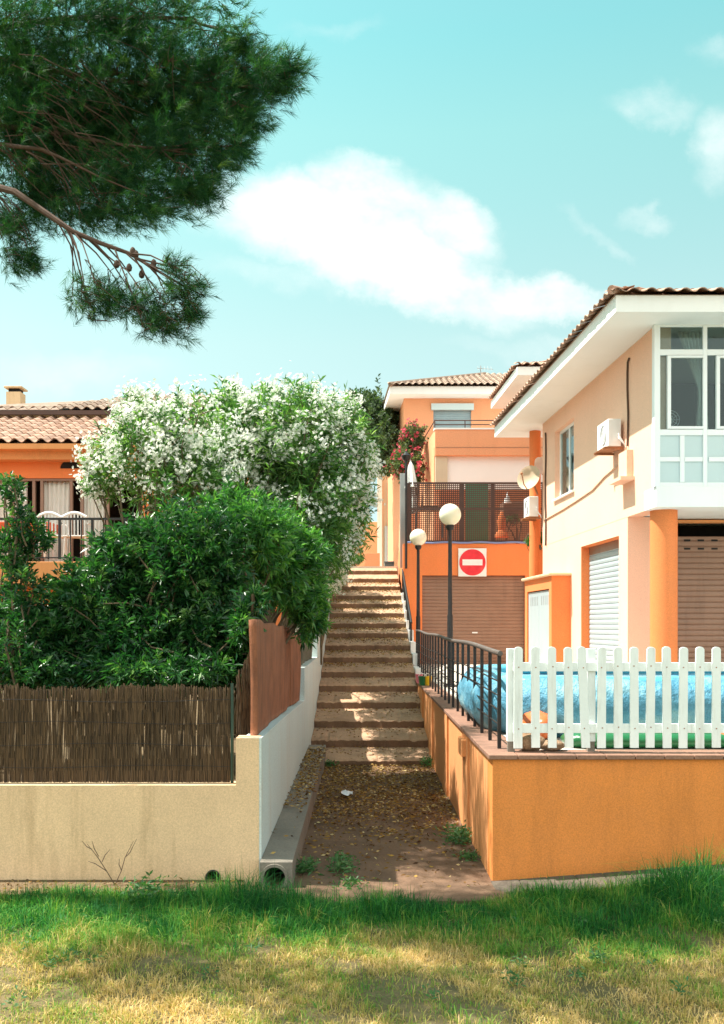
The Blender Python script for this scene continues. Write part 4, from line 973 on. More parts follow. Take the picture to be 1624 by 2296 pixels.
o = ring('pool_float', 3.05, 8.85, 1.1, .16, 1.155, .10, .065, M['toy_green'], seed=1, wob=.05); tag(o, 'flat dark green float lying at the foot of the picket fence', 'pool float')
o = ring('pool_float', 3.75, 8.72, .45, .06, 1.16, .06, .07, M['toy_orange'], seed=3, wob=.1); tag(o, 'orange float by the fence foot, right of the rocks', 'pool float')
blob_toy('pool_float', (4.6, 8.9, 1.24), (.5, .2, .15), M['toy_red'], 'red orange crumpled float at the right end of the fence', 'pool float', 4)
blob_toy('pool_float', (2.5, 9.9, 1.28), (.0+.5, .2, .2), M['toy_green'], 'green inflatable animal beside the pool behind the railing', 'pool float', 2)
blob_toy('pool_float', (1.75, 9.5, 1.22), (.2, .35, .14), M['toy_orange'], 'orange deflated float just behind the railing', 'pool float', 6)
blob_toy('pool_float', (1.62, 10.6, 1.3), (.15, .6, .22), M['toy_green'], 'emerald green float seen through the railing bars', 'pool float', 8)
for px, py, mat, nm in ((940, 1503, 'toy_pink', 'pink'), (947, 1512, 'toy_green', 'green'), (960, 1516, 'toy_yellow', 'yellow')):
    d = 17.6 if nm != 'pink' else 18.3; c = P(px, py, d); c.z = 1.2
    e_ = empty('toy_bucket', (c.x, c.y, 1.10), nm + ' plastic toy bucket at the far end of the coping', 'bucket', 'toy buckets on the coping')
    MB().lathe((c.x, c.y, 1.101), [(.05, 0), (.075, .16), (.08, .17), (.07, .165), (.04, .02)], 18).build('bucket_body', M[mat], e_, True)
    MB().tube([(c.x+.07*cos(a), c.y, 1.26+.06*sin(a)) for a in np.linspace(0, pi, 9)], .006, 5).build('bucket_handle', M['plastic'], e_, True)
for px, py, w, nm in ((1188, 1664, .13, 'taller pale brown rock under the first pickets'), (1237, 1671, .13, 'flat brown rock under the third picket')):
    o = blob_toy('rock', P(px, py, 8.42), (w, .07, .075 if px < 1200 else .045), M['stone'], nm, 'rock', px)
tw = drape('beach_towel', ((2.0, 13, 1.5), (3.6, 13, 1.5)), ((2.0, 12.9, 1.1), (3.6, 12.9, 1.1)), M['toy_pink'], 'pink striped towel lying beyond the pool', 5, .04, cat='towel')

#@@PLANTS
# ---------------------------------------------------------------- foliage
def unit(v): return v/np.maximum(np.linalg.norm(v, axis=-1, keepdims=True), 1e-9)
def leaves(pos, dr, L, W_, fold=.25, droop=.15):
    n = len(pos); dr = unit(dr); ref = unit(RNG.normal(size=(n, 3))); side = unit(np.cross(dr, ref)); nr = np.cross(side, dr)
    L = L[:, None]; W_ = W_[:, None]
    mid = pos+dr*L*.5; tip = pos+dr*L-np.array([0, 0, 1])*L*droop
    V = np.stack([pos, mid+side*W_*.5+nr*W_*fold, tip, mid-side*W_*.5+nr*W_*fold], 1).reshape(-1, 3)
    b = np.arange(n)[:, None]*4
    Fc = np.concatenate([b+np.array([[0, 1, 2]]), b+np.array([[0, 2, 3]])], 1).reshape(-1, 3)
    return V, Fc
class Cloud:
    def __init__(s): s.V = []; s.F = []; s.R = []; s.n = 0
    def add(s, V, Fc, r):
        s.V.append(V); s.F.append(Fc+s.n); s.R.append(r); s.n += len(V)
    def build(s, name, mat, parent): return npmesh(name, np.concatenate(s.V), np.concatenate(s.F), mat, parent, np.concatenate(s.R))
def ell(px, py, rx, ry, d, rd): c = P(px, py, d); return (np.array(c), np.array([rx/F*d, rd, ry/F*d]))
def sample_tips(E, n, inner=.55, jag=.16):
    vol = np.array([e[1].prod()**.7 for e in E]); pick = RNG.choice(len(E), n, p=vol/vol.sum()); v = unit(RNG.normal(size=(n, 3)))
    rr = inner+(1-inner)*RNG.random(n)**.6 + RNG.normal(0, jag*.6, n)*(RNG.random(n) < .5)
    # lumps: modulate radius by direction noise
    lump = 1+.14*np.sin(v[:, 0]*7+pick*1.3)*np.sin(v[:, 2]*8+pick)+.1*np.sin(v[:, 1]*11+v[:, 0]*9)
    C = np.array([e[0] for e in E])[pick]; R_ = np.array([e[1] for e in E])[pick]
    p = C+v*R_*(rr*lump)[:, None]
    return p, v, rr
def bush(name, E, n, label, cat, base, leafm, flower=0, fl_mat='petal_white', L=.13, Wd=.022, nleaf=11, stems=26, up=.45, petal=.016, flz=None, group=None, inner=.5, per=12, sparse=0, spread=.07):
    root = empty(name, base, label, cat, group)
    p, v, rr = sample_tips(E, n, inner)
    if sparse:
        g = np.sin(p[:, 0]*3.1+1)*np.sin(p[:, 2]*3.7+2)*np.sin(p[:, 1]*2.9); keep = (g > -sparse) | (RNG.random(len(p)) < .25); p, v, rr = p[keep], v[keep], rr[keep]; 
    n = len(p); ax = unit(v+np.array([0, 0, up])+RNG.normal(0, .35, (n, 3)))
    tone = np.clip(.42+.20*RNG.normal(size=n), 0, 1)
    idx = np.repeat(np.arange(n), nleaf); t = RNG.random(len(idx)); A = ax[idx]
    pos = p[idx]-A*(t*L*1.5)[:, None]; rad = unit(np.cross(A, unit(RNG.normal(size=A.shape))))
    dr = A*(.9-.5*t)[:, None]+rad*.75
    ls = L*RNG.uniform(.65, 1.15, len(idx)); c = Cloud(); V, Fc = leaves(pos, dr, ls, Wd*RNG.uniform(.8, 1.2, len(idx)))
    c.add(V, Fc, np.repeat(np.clip(tone[idx]+RNG.normal(0, .14, len(idx)), 0, 1), 2)); c.build('foliage', M[leafm], root)
    if flower:
        out_ = rr > .72; 
        if flz is not None: out_ &= flz(p)
        ids = np.where(out_ & (RNG.random(n) < flower))[0]
        if len(ids):
            fi = np.repeat(ids, per); fp = p[fi]+ax[fi]*.05+RNG.normal(0, spread*.6, (len(fi), 3)); fn = unit(ax[fi]+RNG.normal(0, .6, (len(fi), 3)))
            np5 = 5; k = np.tile(np.arange(np5), len(fi)); pi_ = np.repeat(np.arange(len(fi)), np5)
            t1 = unit(np.cross(fn, np.array([.3, .2, .9]))); t2 = np.cross(fn, t1); a = k*2*pi/np5+np.repeat(RNG.random(len(fi))*6, np5)
            dd = t1[pi_]*np.cos(a)[:, None]+t2[pi_]*np.sin(a)[:, None]+fn[pi_]*.25
            pp = fp[pi_]; side = unit(np.cross(dd, fn[pi_])); s = petal*RNG.uniform(.8, 1.2, len(pp))[:, None]
            V = np.stack([pp, pp+dd*s*1.1+side*s*.65, pp+dd*s*1.9, pp+dd*s*1.1-side*s*.65], 1).reshape(-1, 3)
            npmesh('flowers', V, np.arange(len(V)).reshape(-1, 4), M[fl_mat], root, RNG.random(len(pp)))
    mb = MB(); b = Vector(base)
    for i in range(stems):
        j = RNG.integers(n); tip = Vector(p[j]); b0 = b+Vector((random.uniform(-.25, .25), random.uniform(-.25, .25), 0)); mid = b0.lerp(tip, .5)+Vector((random.uniform(-.2, .2), random.uniform(-.2, .2), .25))
        mb.tube([b0, b0.lerp(mid, .6)+Vector((0, 0, .1)), mid, mid.lerp(tip, .6)+Vector((0, 0, .03)), tip], [.03, .024, .018, .012, .005], 6)
    for i in range(stems*5):
        j = RNG.integers(n); tip = Vector(p[j]); q = tip.lerp(Vector(E[RNG.integers(len(E))][0]), random.uniform(.15, .4)); q.z -= .2
        mb.tube([q, q.lerp(tip, .5)+Vector((random.uniform(-.05, .05),)*3), tip], [.010, .007, .004], 5)
    mb.build('stems', M['olestem'], root, True)
    return root
# A: big white oleander by the stairs
bush('oleander', [ell(640, 985, 150, 120, 14, 1.1), ell(735, 1030, 105, 135, 14.2, 1.0), ell(545, 960, 90, 95, 14, .8), ell(700, 1120, 120, 130, 13.8, 1.0), ell(795, 1100, 52, 150, 14.6, .8), ell(560, 1060, 110, 100, 13.8, .9), ell(740, 1200, 60, 90, 13.6, .6), ell(640, 1160, 90, 60, 13.4, .7), ell(770, 960, 60, 70, 14.2, .7), ell(500, 900, 50, 50, 14, .4), ell(665, 905, 90, 50, 14.2, .6)],
     3600, 'tallest oleander covered in white flowers beside the stairs', 'oleander', (-1.6, 14.2, .9), 'leaf_mid', .42, stems=40, nleaf=10, L=.15, petal=.015, per=17, spread=.10,
     flz=lambda p: (RNG.random(len(p)) < np.clip((p[:, 2]-2.9)/2.3+.12, .08, 1)) & (np.sin(p[:, 0]*2.9+1)*np.sin(p[:, 2]*3.3+.4) > -.62))
bush('oleander', [ell(330, 1020, 125, 95, 12.6, .9), ell(430, 985, 105, 100, 12.8, .9), ell(240, 1070, 55, 55, 12.5, .5), ell(400, 1080, 130, 80, 12.4, .8), ell(340, 925, 60, 45, 12.8, .4), ell(300, 895, 30, 24, 12.8, .2)],
     1700, 'looser white flowering oleander in front of the tiled house on the left', 'oleander', (-2.6, 12.6, .9), 'leaf_mid', .5, stems=34, nleaf=9, L=.13, petal=.014, per=16, spread=.09, sparse=.12,
     flz=lambda p: RNG.random(len(p)) < np.clip((p[:, 2]-3.3)/1.5+.2, .12, 1))
bush('oleander', [ell(570, 1190, 110, 80, 11.6, .7), ell(665, 1240, 75, 65, 11.8, .6), ell(690, 1315, 52, 115, 11.9, .5), ell(600, 1270, 110, 100, 11.4, .7), ell(520, 1150, 75, 60, 11.4, .6), ell(700, 1380, 34, 60, 12, .3), ell(590, 1200, 65, 80, 10.5, .8), ell(640, 1220, 60, 75, 13, .9)],
     3000, 'bright green leafy oleander hanging over the terracotta cloth screen', 'oleander', (-1.6, 11.6, .9), 'leaf_bright', 0, stems=24, nleaf=12, L=.13, Wd=.026)
bush('oleander', [ell(300, 1250, 105, 85, 9.9, .6), ell(400, 1290, 150, 165, 9.9, .7), ell(150, 1420, 120, 95, 9.7, .6), ell(480, 1250, 100, 110, 9.9, .6), ell(470, 1430, 90, 95, 9.7, .5), ell(320, 1430, 190, 105, 9.6, .6), ell(215, 1330, 95, 95, 9.7, .6), ell(300, 1525, 250, 40, 9.7, .45), ell(330, 1500, 220, 48, 9.15, .5), ell(110, 1500, 90, 45, 9.2, .5), ell(548, 1400, 30, 60, 8.9, .3), ell(575, 1350, 30, 40, 9.2, .3), ell(520, 1480, 50, 60, 9.6, .3)],
     6600, 'dense dark green bush spilling over the reed fence', 'oleander', (-2.6, 9.8, .82), 'leaf_dark', 0, stems=30, nleaf=12, L=.105, Wd=.023, inner=.3)
bush('shrub', [ell(30, 1100, 30, 45, 9.2, .2), ell(60, 1180, 36, 55, 9.2, .25), ell(25, 1230, 45, 60, 9.2, .3), ell(55, 1330, 50, 75, 9.2, .3), ell(105, 1210, 18, 22, 9.2, .1), ell(40, 1450, 80, 90, 9.1, .4), ell(60, 1500, 90, 60, 9.3, .5), ell(20, 1400, 60, 100, 9.5, .5)],
     800, 'upright shrub with whorled leaves at the left picture edge', 'shrub', (-3.3, 9.2, .82), 'leaf_dark', 0, stems=14, nleaf=13, L=.085, Wd=.022, up=.9)
bush('oleander', [ell(762, 1230, 26, 90, 20, .8), ell(745, 1180, 40, 110, 21, 1.0), ell(755, 1260, 24, 60, 18.5, .6), ell(730, 1200, 40, 140, 18, .9)],
     1100, 'narrow white flowering oleander leaning over the upper steps', 'oleander', (-1.1, 20, 1.4), 'leaf_mid', .35, stems=14, nleaf=10, L=.14, petal=.02)
bush('oleander', [ell(700, 1180, 60, 130, 24, 1.6), ell(735, 1210, 35, 100, 27, 1.2), ell(650, 1150, 80, 120, 17.5, 1.3), ell(640, 1130, 90, 120, 16, 1.1), ell(690, 1160, 60, 110, 21, 1.6), ell(700, 1140, 60, 110, 19, 1.2)],
     3200, 'unseen oleander hedge behind the flowering ones, added to shade the steps', 'oleander', (-2, 24, 1.5), 'leaf_mid', .2, stems=14, nleaf=10, L=.16, Wd=.03, petal=.02)  # unseen hedge placed to throw leaf shade over the stairs
bush('tree', [ell(830, 960, 45, 85, 39, 1.5), ell(860, 1000, 40, 70, 38, 1.4), ell(800, 920, 30, 45, 39, 1.2), ell(870, 940, 25, 40, 38.5, 1), ell(800, 1010, 60, 70, 40, 1.5)],
     2100, 'dark evergreen tree between the oleander and the far orange house', 'tree', (-1.6, 39, 4.1), 'leaf_far', 0, stems=16, nleaf=14, L=.2, Wd=.06, up=.3)
bush('bougainvillea', [ell(925, 985, 32, 36, 34, .8), ell(905, 1040, 28, 40, 33.5, .7), ell(935, 1050, 16, 40, 33, .5), ell(880, 1040, 16, 20, 34, .4)],
     900, 'bougainvillea with pink red blossom below the far orange house', 'bougainvillea', (1.9, 33.8, 6.4), 'leaf_boug', .19, 'petal_pink', stems=12, nleaf=10, L=.12, Wd=.05, petal=.03, per=5, spread=.1)
bush('potted_plant', [ell(1203, 1208, 20, 15, 21.5, .18), ell(1190, 1215, 12, 10, 21.5, .1)], 90, 'yellow green leafy plant on top of the orange pier', 'plant', (XX(1208, 21.5), 21.5, ZZ(1233, 21.5)), 'weed', 0, stems=6, nleaf=10, L=.11, Wd=.02)
bush('potted_plant', [ell(1150, 1162, 14, 9, 28.6, .15)], 50, 'small bright yellow green plant behind the mesh fence', 'plant', (XX(1150, 28.6), 28.6, GT), 'weed', 0, stems=4, nleaf=8, L=.12, Wd=.04)
bush('shrub', [ell(1023, 948, 16, 8, 35, .2)], 60, 'small bush on the far balcony before the grey shutter', 'shrub', (XX(1020, 34), 33.5, 7.6), 'weed', 0, stems=4, nleaf=8, L=.12, Wd=.04) if False else None
bush('shrub', [ell(798, 1254, 16, 10, 38, .6)], 160, 'low bright green shrub at the head of the stairs', 'shrub', (XX(798, 38), 38, 4.1), 'weed', 0, stems=5, nleaf=8, L=.12, Wd=.04)

#@@PINE
# ---------------------------------------------------------------- pine
pine = empty('pine_tree', (-5.2, 8.0, 0), 'large dark pine whose boughs hang into the upper left of the sky', 'pine tree')
def needles(E, n, per, c, L=.085, W_=.0030, inner=.2, sparse=0, tone0=.42, out_dir=(.55, -.1, .05)):
    p, v, rr = sample_tips(E, n, inner, .2)
    if sparse:
        g = np.sin(p[:, 0]*9+1)*np.sin(p[:, 2]*8+2)*np.sin(p[:, 1]*7); keep = (g > -sparse*.4) | (RNG.random(len(p)) < .3); p, v = p[keep], v[keep]
    n = len(p); ax = unit(v*.7+np.array(out_dir)+RNG.normal(0, .35, (n, 3)))
    idx = np.repeat(np.arange(n), per); m = len(idx); t = RNG.random(m)
    A = ax[idx]; base = p[idx]-A*(t*.11)[:, None]; rad = unit(np.cross(A, unit(RNG.normal(size=A.shape)))); dr = unit(A*(1.0-.25*t)[:, None]+rad*RNG.uniform(.35, .8, m)[:, None])
    Ls = L*RNG.uniform(.7, 1.15, m)[:, None]; side = unit(np.cross(dr, unit(RNG.normal(size=dr.shape))))*W_*.5
    V = np.stack([base-side, base+side, base+dr*Ls+np.array([0, 0, -.006])], 1).reshape(-1, 3)
    tone = np.clip(tone0+.16*RNG.normal(size=n), 0, 1)[idx]+RNG.normal(0, .08, m)
    c.add(V, np.arange(len(V)).reshape(-1, 3), np.clip(tone, 0, 1)); return p, ax
pe_main = [ell(60, 300, 120, 200, 7.7, .6), ell(200, 480, 120, 55, 7.35, .35), ell(340, 470, 120, 52, 7.2, .3), ell(90, 450, 70, 80, 7.5, .35), ell(450, 430, 90, 45, 7.2, .25), ell(560, 270, 70, 60, 7.1, .2), ell(655, 150, 60, 40, 7.0, .2), ell(220, 300, 190, 170, 7.9, .6), ell(400, 240, 190, 160, 7.7, .5), ell(555, 180, 90, 110, 7.3, .35), ell(545, 330, 50, 60, 7.1, .25), ell(330, 200, 230, 150, 7.6, .7), ell(150, 300, 150, 180, 7.6, .7), ell(470, 170, 150, 110, 7.3, .5), ell(615, 165, 75, 62, 7.0, .3), ell(640, 190, 60, 50, 7.0, .25), ell(530, 250, 100, 80, 7.2, .4), ell(430, 330, 130, 95, 7.3, .5), ell(300, 410, 170, 80, 7.4, .5), ell(500, 350, 60, 50, 7.1, .3),
           ell(110, 430, 90, 60, 7.5, .4), ell(250, 60, 280, 110, 7.6, .7), ell(540, 95, 60, 45, 7.2, .3), ell(60, 130, 120, 140, 7.6, .6), ell(430, 420, 70, 40, 7.2, .3)]
pe_low = [ell(330, 690, 100, 55, 6.9, .3), ell(220, 670, 85, 50, 6.9, .3), ell(425, 650, 55, 40, 6.8, .2), ell(380, 735, 75, 36, 6.8, .2), ell(400, 600, 40, 40, 6.8, .2), ell(440, 700, 40, 30, 6.8, .15)]
pe_edge = [ell(45, 560, 38, 70, 7.2, .25), ell(80, 590, 30, 35, 7.2, .2), ell(30, 500, 50, 40, 7.3, .3)]
pe_off = [ell(-150, 250, 220, 230, 7.8, 1.0), ell(-420, 320, 230, 220, 7.9, .9), ell(-50, 0, 300, 140, 7.8, .9), ell(300, -60, 280, 120, 7.6, .7)]
c = Cloud()
pm, am = needles(pe_main, 9300, 31, c, sparse=0, inner=.05)
pl_, al = needles(pe_low, 820, 26, c, inner=.3, sparse=.2, tone0=.38)
pe2, ae2 = needles(pe_edge, 330, 28, c, sparse=.1, tone0=.38)
po_, ao_ = needles(pe_off, 2600, 22, c, W_=.006)
pe_up = [(np.array((-3.9, 6.5, 4.9)), np.array((.75, .6, .8))), (np.array((-2.8, 6.3, 7.2)), np.array((1.2, .65, .6))), (np.array((-1.3, 6.3, 7.3)), np.array((1.3, .65, .6))), (np.array((.1, 6.4, 7.5)), np.array((1.0, .6, .5))), (np.array((-3.6, 6.2, 6.6)), np.array((.8, .6, .6)))]  # out-of-frame crown parts added to shade the lawn
needles(pe_up, 3800, 22, c, W_=.010)
needles([(np.array((-3.3, 9.6, 7.4)), np.array((.7, .8, .5))), (np.array((-2.75, 9.6, 7.1)), np.array((.6, .9, .45))), (np.array((-2.6, 10.6, 7.6)), np.array((.6, .6, .4)))], 1500, 24, c, W_=.007)  # clumps hidden behind the crown, added to dapple the alley mouth with shade
c.build('needles', M['needle'], pine)
B1 = [P(-300, 330, 7.7), P(-80, 400, 7.3), P(34, 430, 7.05), P(110, 482, 6.95), P(165, 520, 6.9), P(225, 545, 6.9), P(290, 568, 6.85), P(350, 605, 6.85), P(410, 640, 6.8), P(460, 665, 6.8)]
B2 = [P(-300, 280, 7.8), P(34, 328, 7.2), P(95, 335, 7.1), P(150, 360, 7.1), P(230, 400, 7.1), P(330, 440, 7.1)]
B3 = [P(-250, 200, 7.9), P(60, 150, 7.6), P(250, 180, 7.5), P(450, 200, 7.3), P(600, 190, 7.1)]
B4 = [P(-250, 260, 7.8), P(80, 290, 7.5), P(240, 320, 7.4), P(400, 340, 7.2)]
B5 = [P(-250, 100, 7.8), P(150, 40, 7.7), P(400, 40, 7.5), P(540, 80, 7.3)]
mb = MB()
mb.tube([(-5.2, 8.0, -.3), (-5.15, 8.0, 1.2), (-5.05, 7.95, 3.0), (-4.9, 7.9, 5.0), (-4.7, 7.8, 7.5)], [.26, .22, .19, .16, .12], 14)
mb.build('trunk', M['bark'], pine, True)
mb = MB()
def limb(pts, r0, r1): mb.tube(pts, [r0+(r1-r0)*i/(len(pts)-1) for i in range(len(pts))], 8)
limb([Vector((-5.0, 7.95, 5.0))]+B1, .034, .004); limb([Vector((-5.0, 7.95, 5.3))]+B2, .022, .004)
for B in (B3, B4, B5): limb([Vector((-4.8, 7.85, 5.9))]+B, .035, .006)
mb.build('limbs', M['twig'], pine, True)
mb = MB(); MAIN = []
def dens(B): 
    r = []
    for a, b_ in zip(B, B[1:]): r += [a.lerp(b_, t/6) for t in range(6)]
    return r
MA = np.array([tuple(q) for B in (B2, B3, B4, B5) for q in dens(B)]); ML = np.array([tuple(q) for q in dens(B1[2:])])
def secondary(B, tips, k, r):
    pts = []
    for i in RNG.choice(len(tips), k, replace=False):
        t = Vector(tips[i]); q = min(B, key=lambda b: (b-t+Vector((.45, 0, -.22))).length); L_ = (t-q).length
        m1 = q.lerp(t, .35)+Vector((random.uniform(-.06, .1), random.uniform(-.06, .06), random.uniform(.0, .12)))*L_; m2 = q.lerp(t, .7)+Vector((random.uniform(0, .1), random.uniform(-.06, .06), random.uniform(-.04, .08)))*L_
        mb.tube([q, m1, m2, t], [r, r*.8, r*.5, r*.25], 6, False)
        for f in range(2, 11): f /= 10; pts.append(tuple((q*(1-f)**3+m1*3*f*(1-f)**2+m2*3*f*f*(1-f)+t*f**3)))
    return np.array(pts)
SL = secondary(dens(B1[3:]), pl_, 20, .007); SM = secondary([q for B in (B2, B3, B4, B5) for q in dens(B)], pm, 70, .008)
def twigs(tips, axs, main, cnt, r=.004):
    ids = RNG.choice(len(tips), min(cnt, len(tips)), replace=False)
    for i in ids:
        t = Vector(tips[i]); d_ = np.linalg.norm(main-tips[i]+np.array([.06, 0, -.03]), axis=1); q = Vector(main[int(np.argsort(d_)[RNG.integers(3)])]); A = Vector(axs[i])
        L_ = (t-q).length; m1 = q.lerp(t, .45)-A*.05*L_+Vector((random.uniform(-.04, .04), random.uniform(-.04, .04), random.uniform(-.04, .04))); m2 = t-A*min(.12, L_*.3)
        mb.tube([q, m1, m2, t], [r*1.3, r, r*.7, r*.35], 5, False)
twigs(pm, am, SM, 700, .0025); twigs(pl_, al, SL, 300, .0024); twigs(pe2, ae2, secondary(dens(B1[1:3])+dens(B2[1:3]), pe2, 9, .006), 80, .0022)
# bare drooping twigs at the left
for i in range(70):
    a = P(random.uniform(10, 200), random.uniform(120, 380), random.uniform(7.0, 7.4)); b_ = a+Vector((random.uniform(.1, .6), random.uniform(-.05, .1), -random.uniform(.1, .5))); m_ = a.lerp(b_, .5)+Vector((random.uniform(-.05, .05), 0, random.uniform(-.02, .08)))
    mb.tube([a, m_, b_], [.0035, .0025, .001], 5, False)
mb.build('twigs', M['twig'], pine, True)
for px, py in ((262, 592), (298, 563), (305, 570), (290, 600), (318, 615), (222, 640), (345, 590)):
    q = P(px, py, 6.85); MB().lathe(q, [(.004, -.03), (.018, -.02), (.022, 0), (.015, .02), (.003, .03)], 10).build('cone', M['cone'], pine, True)

#@@GRASS
# ---------------------------------------------------------------- grass, litter, weeds
def blades(n, xr, yr, hfun, tfun, lean=.5, W_=.0045, dens=None):
    x = RNG.uniform(*xr, n); y = RNG.uniform(*yr, n); nt_ = n//60; tx = RNG.uniform(*xr, nt_); ty = RNG.uniform(*yr, nt_); ti = RNG.integers(0, nt_, n); tr = .05*RNG.random(nt_)**.7+.02
    sel = RNG.random(n) < .6; ox = RNG.normal(size=n)*tr[ti]; oy = RNG.normal(size=n)*tr[ti]; x = np.where(sel, tx[ti]+ox, x); y = np.where(sel, ty[ti]+oy, y)
    tt_ = np.where(sel, RNG.normal(0, .14, nt_)[ti], 0); th_ = np.where(sel, RNG.uniform(.9, 1.9, nt_)[ti], .9); ta_ = np.where(sel, np.arctan2(oy, ox), RNG.uniform(0, 2*pi, n))
    if dens is not None: k = RNG.random(n) < dens(x, y); x, y, tt_, th_, ta_ = x[k], y[k], tt_[k], th_[k], ta_[k]; n = len(x)
    z = ground_h(x, y); h = hfun(x, y)*RNG.uniform(.5, 1.2, n)*th_; b = np.stack([x, y, z-.005], 1)
    a = ta_+RNG.normal(0, .5, n); ld = np.stack([np.cos(a), np.sin(a), np.zeros(n)], 1); ln = (RNG.random(n)**1.3*lean)[:, None]
    a2 = a+pi/2+RNG.normal(0, .5, n); sd_ = np.stack([np.cos(a2), np.sin(a2), np.zeros(n)], 1)*W_*.5*RNG.uniform(.7, 1.3, n)[:, None]
    H_ = h[:, None]; up_ = np.array([[0, 0, 1.]])
    m = b+up_*H_*.55+ld*H_*ln*.35; t = b+up_*H_*(1-.42*ln)+ld*H_*ln*.95
    V = np.stack([b-sd_, b+sd_, m+sd_*.8, m-sd_*.8, t], 1).reshape(-1, 3)
    i0 = np.arange(n)[:, None]*5; T = np.concatenate([i0+[[0, 1, 2]], i0+[[0, 2, 3]], i0+[[3, 2, 4]]], 1).reshape(-1, 3)
    r = np.clip(tfun(x, y)+RNG.normal(0, .13, n)+tt_, 0, 1)
    return V, T, np.repeat(r, 3)
def patch(x, y, f, s): return np.sin(x*f+s)*np.sin(y*f*1.3+s*2)+.5*np.sin(x*f*2.3+y*f*1.1+s*3)
def front(x): return 7.78+.06*np.sin(x*2.1)+.05*np.sin(x*5.3+1)   # back edge of the turf
def green(x, y):                                     # 1 = lush strip near the walls, 0 = dry lawn
    g = (y-6.75)/.45 + .35*patch(x, y, 1.7, 1.0) + np.where(x < -1.2, .35*np.clip((-x-1.2), 0, 1), 0) + np.where(x > 1.5, .45, 0)
    return np.clip(g*.5+.5, 0, 1)
def hf(x, y):
    g = green(x, y); tuft = np.exp(-((x+.95)**2/.16+(y-7.45)**2/.10))*.17+np.exp(-((x-2.75)**2/.25+(y-7.6)**2/.12))*.20+np.exp(-((x-.05)**2/.1+(y-7.45)**2/.03))*.06+np.exp(-((x-1.5)**2/.1+(y-7.5)**2/.05))*.07
    return .04+.045*g+.02*patch(x, y, 3, 2)*g+tuft
def tf(x, y): g = green(x, y); return .76-.62*g+.13*patch(x, y, 2.6, 4)+.12*patch(x, y, 6.3, 1)-np.clip(np.exp(-((x+.95)**2/.2+(y-7.45)**2/.15))*.3, 0, 1)+np.where(x < -1, .10*g, 0)
def dn(x, y):
    bare = np.clip(.85+.6*patch(x, y, 2.2, 7)+.4*patch(x, y, 6.1, 3)+green(x, y), .22, 1)
    return bare*(y < front(x))*np.where((x > AL-.2) & (x < AR+.1), np.where(y < 7.60+.05*np.sin(x*7), 1, 0), 1)
c = Cloud()
for args in ((175000, (-3.2, 3.2), (4.6, 8.0)),):
    c.add(*blades(*args, hf, tf, 1.7, .0050, dn))
c.add(*blades(26000, (-6, -3.2), (4.6, 8.0), hf, tf, .9, .007, dn)); c.add(*blades(26000, (3.2, 6), (4.6, 8.0), hf, tf, .9, .007, dn))
c.add(*blades(30000, (-6, 6), (2.5, 4.6), hf, tf, .9, .008))
o = c.build('grass', M['grass'], None); o['kind'] = 'stuff'; o['label'] = 'lawn of dry yellow and fresh green grass blades in the foreground'; o['category'] = 'grass'

def stair_z(y):
    z = np.full_like(y, 0.0)
    for i, (d, zz) in enumerate(steps[:-1]):
        d1, z1 = steps[i+1]; k = (y >= d) & (y < d1); z[k] = zz+(y[k]-d)/(d1-d)*((z1-.135)-zz)
    return z
c = Cloud(); n = 34000
x = RNG.uniform(AL+.02, AR-.02, n); y = RNG.uniform(8.0, 29, n)
w = np.where(y < 15.1, np.clip(np.exp(-((y-13.0)/2.3)**2)*1.4+.06, 0, 1), np.where(y > 20.5, .75, .22)); w = w*np.where(y < 15.1, 1, np.exp(-((((y-15.1) % 1)-.9)/.35)**2)+.2)
k = RNG.random(n) < w; x, y = x[k], y[k]; z = np.where(y < 15.1, .0, stair_z(y))+.012
onch = (x < -.58) & (y < 15.5) & (y > 8.1); z = np.where(onch, .245+(y-8)*.006, z); keep = ~(onch & (y < 10.2) & (RNG.random(len(x)) < .85)); x, y, z = x[keep], y[keep], z[keep]
dr = unit(np.stack([RNG.normal(size=len(x)), RNG.normal(size=len(x)), RNG.normal(0, .15, len(x))], 1))
V, Fc = leaves(np.stack([x, y, z], 1), dr, RNG.uniform(.025, .07, len(x)), RNG.uniform(.010, .024, len(x)), .2, .05); c.add(V, Fc, np.repeat(np.clip(RNG.normal(.5, .27, len(x)), 0, 1), 2))
# dry needles and leaf bits on lawn edge
n = 500; x = RNG.uniform(-4, AL-.1, n); y = RNG.uniform(7.75, 8.13, n); V, Fc = leaves(np.stack([x, y, np.full(n, .035)], 1), unit(np.stack([RNG.normal(size=n), RNG.normal(size=n), RNG.normal(0, .1, n)], 1)), RNG.uniform(.02, .06, n), RNG.uniform(.006, .015, n), .2, .05); c.add(V, Fc, np.repeat(RNG.random(n)*.8, 2))
o = c.build('fallen_leaves', M['litter'], None); o['kind'] = 'stuff'; o['label'] = 'fallen yellow and brown leaves on alley floor and steps'; o['category'] = 'leaves'
# paper litter
mb = MB(); q = P(778, 1784, 12.3); q.z = .03; vs = []
for i in range(6):
    for j in range(5): vs.append((q.x+(i-2.5)*.03+random.uniform(-.01, .01), q.y+(j-2)*.06, q.z+random.uniform(0, .045)))
mb.add(vs, [(i*5+j, (i+1)*5+j, (i+1)*5+j+1, i*5+j+1) for i in range(5) for j in range(4)]); tag(mb.build('crumpled_paper', M['paper'], smooth=True), 'crumpled white paper lying on the leafy alley floor', 'litter')
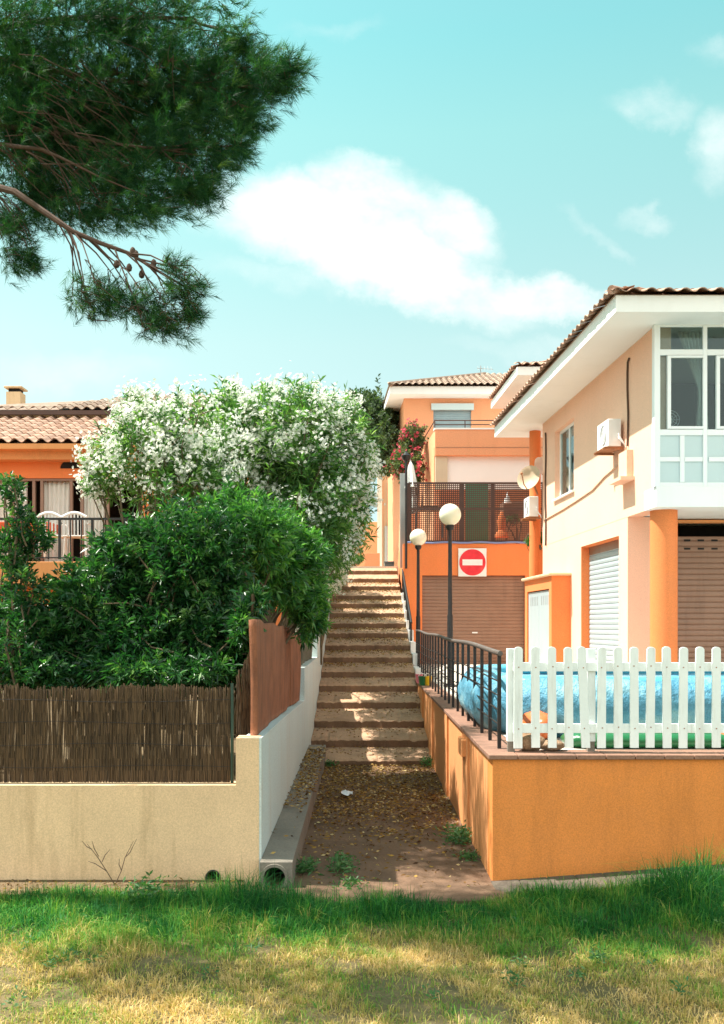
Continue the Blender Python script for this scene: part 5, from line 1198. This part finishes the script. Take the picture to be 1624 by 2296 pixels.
# weeds
def weed(x, y, z, n, r, label, L=.07, h=.1, name='weed'):
    p = np.stack([RNG.normal(x, r, n), RNG.normal(y, r*1.6, n), z+RNG.random(n)*h], 1); dr = unit(np.stack([RNG.normal(size=n), RNG.normal(size=n), np.abs(RNG.normal(.6, .5, n))], 1))
    V, Fc = leaves(p, dr, L*RNG.uniform(.6, 1.3, n), .3*L*RNG.uniform(.6, 1.2, n)); tag(npmesh(name, V, Fc, M['weed'], None, np.repeat(RNG.random(n), 2)), label, 'weed', 'broad leaved weeds scattered in the lawn' if name == 'lawn_weed' else 'weeds growing in the alley')
weed(AR-.14, 9.7, .0, 420, .07, 'green weed clump against the orange wall halfway along the alley', .06, .14)
weed(AR-.1, 9.0, .0, 160, .05, 'low weed at the foot of the orange wall near the alley mouth', .05, .05)
weed(AR-.08, 15.0, .0, 160, .06, 'pale green weed beside the lowest step on the right', .07, .12)
weed(-.18, 8.55, .0, 260, .06, 'dark weed growing in the middle of the alley paving', .06, .13)
weed(-.1, 8.1, .0, 120, .06, 'low flat weed at the alley mouth', .05, .03)
weed(-.5, 8.5, .0, 240, .05, 'weed tuft along the foot of the concrete channel', .06, .1)
weed(-.5, 14.9, .0, 100, .05, 'small weed where the channel meets the lowest step', .07, .08)
weed(-1.75, 7.72, .02, 170, .09, 'broad leaved pale weed in the grass by the cream wall', .075, .1)
for i in range(26):
    wx, wy = random.uniform(-2.6, 2.7), random.uniform(5.5, 7.5)
    weed(wx, wy, float(ground_h(wx, wy))+.02, 26, .03, 'small broad leaved weed in the lawn', .045, .05, 'lawn_weed')
# dry sapling by the cream wall
sp = MB(); b0 = P(258, 1992, 8.05); b0.z = .02
for pts in (((0, 0), (-18, 30), (-38, 62), (-62, 92)), ((-38, 62), (-48, 80), (-50, 98)), ((0, 0), (14, 30), (24, 62), (42, 98)), ((-30, 50), (-22, 66), (-12, 78)), ((-18, 30), (-44, 48), (-60, 52)), ((-52, 78), (-64, 84), (-74, 98)), ((24, 62), (34, 72), (50, 104)), ((14, 30), (8, 44), (10, 58))):
    sp.tube([b0+Vector((a/266, random.uniform(-.02, .02), z/266)) for a, z in pts], [.0035]*(len(pts)-1)+[.0015], 5)
tag(sp.build('dry_sapling', M['twig'], smooth=True), 'leafless dry twiggy sapling against the cream wall', 'sapling')
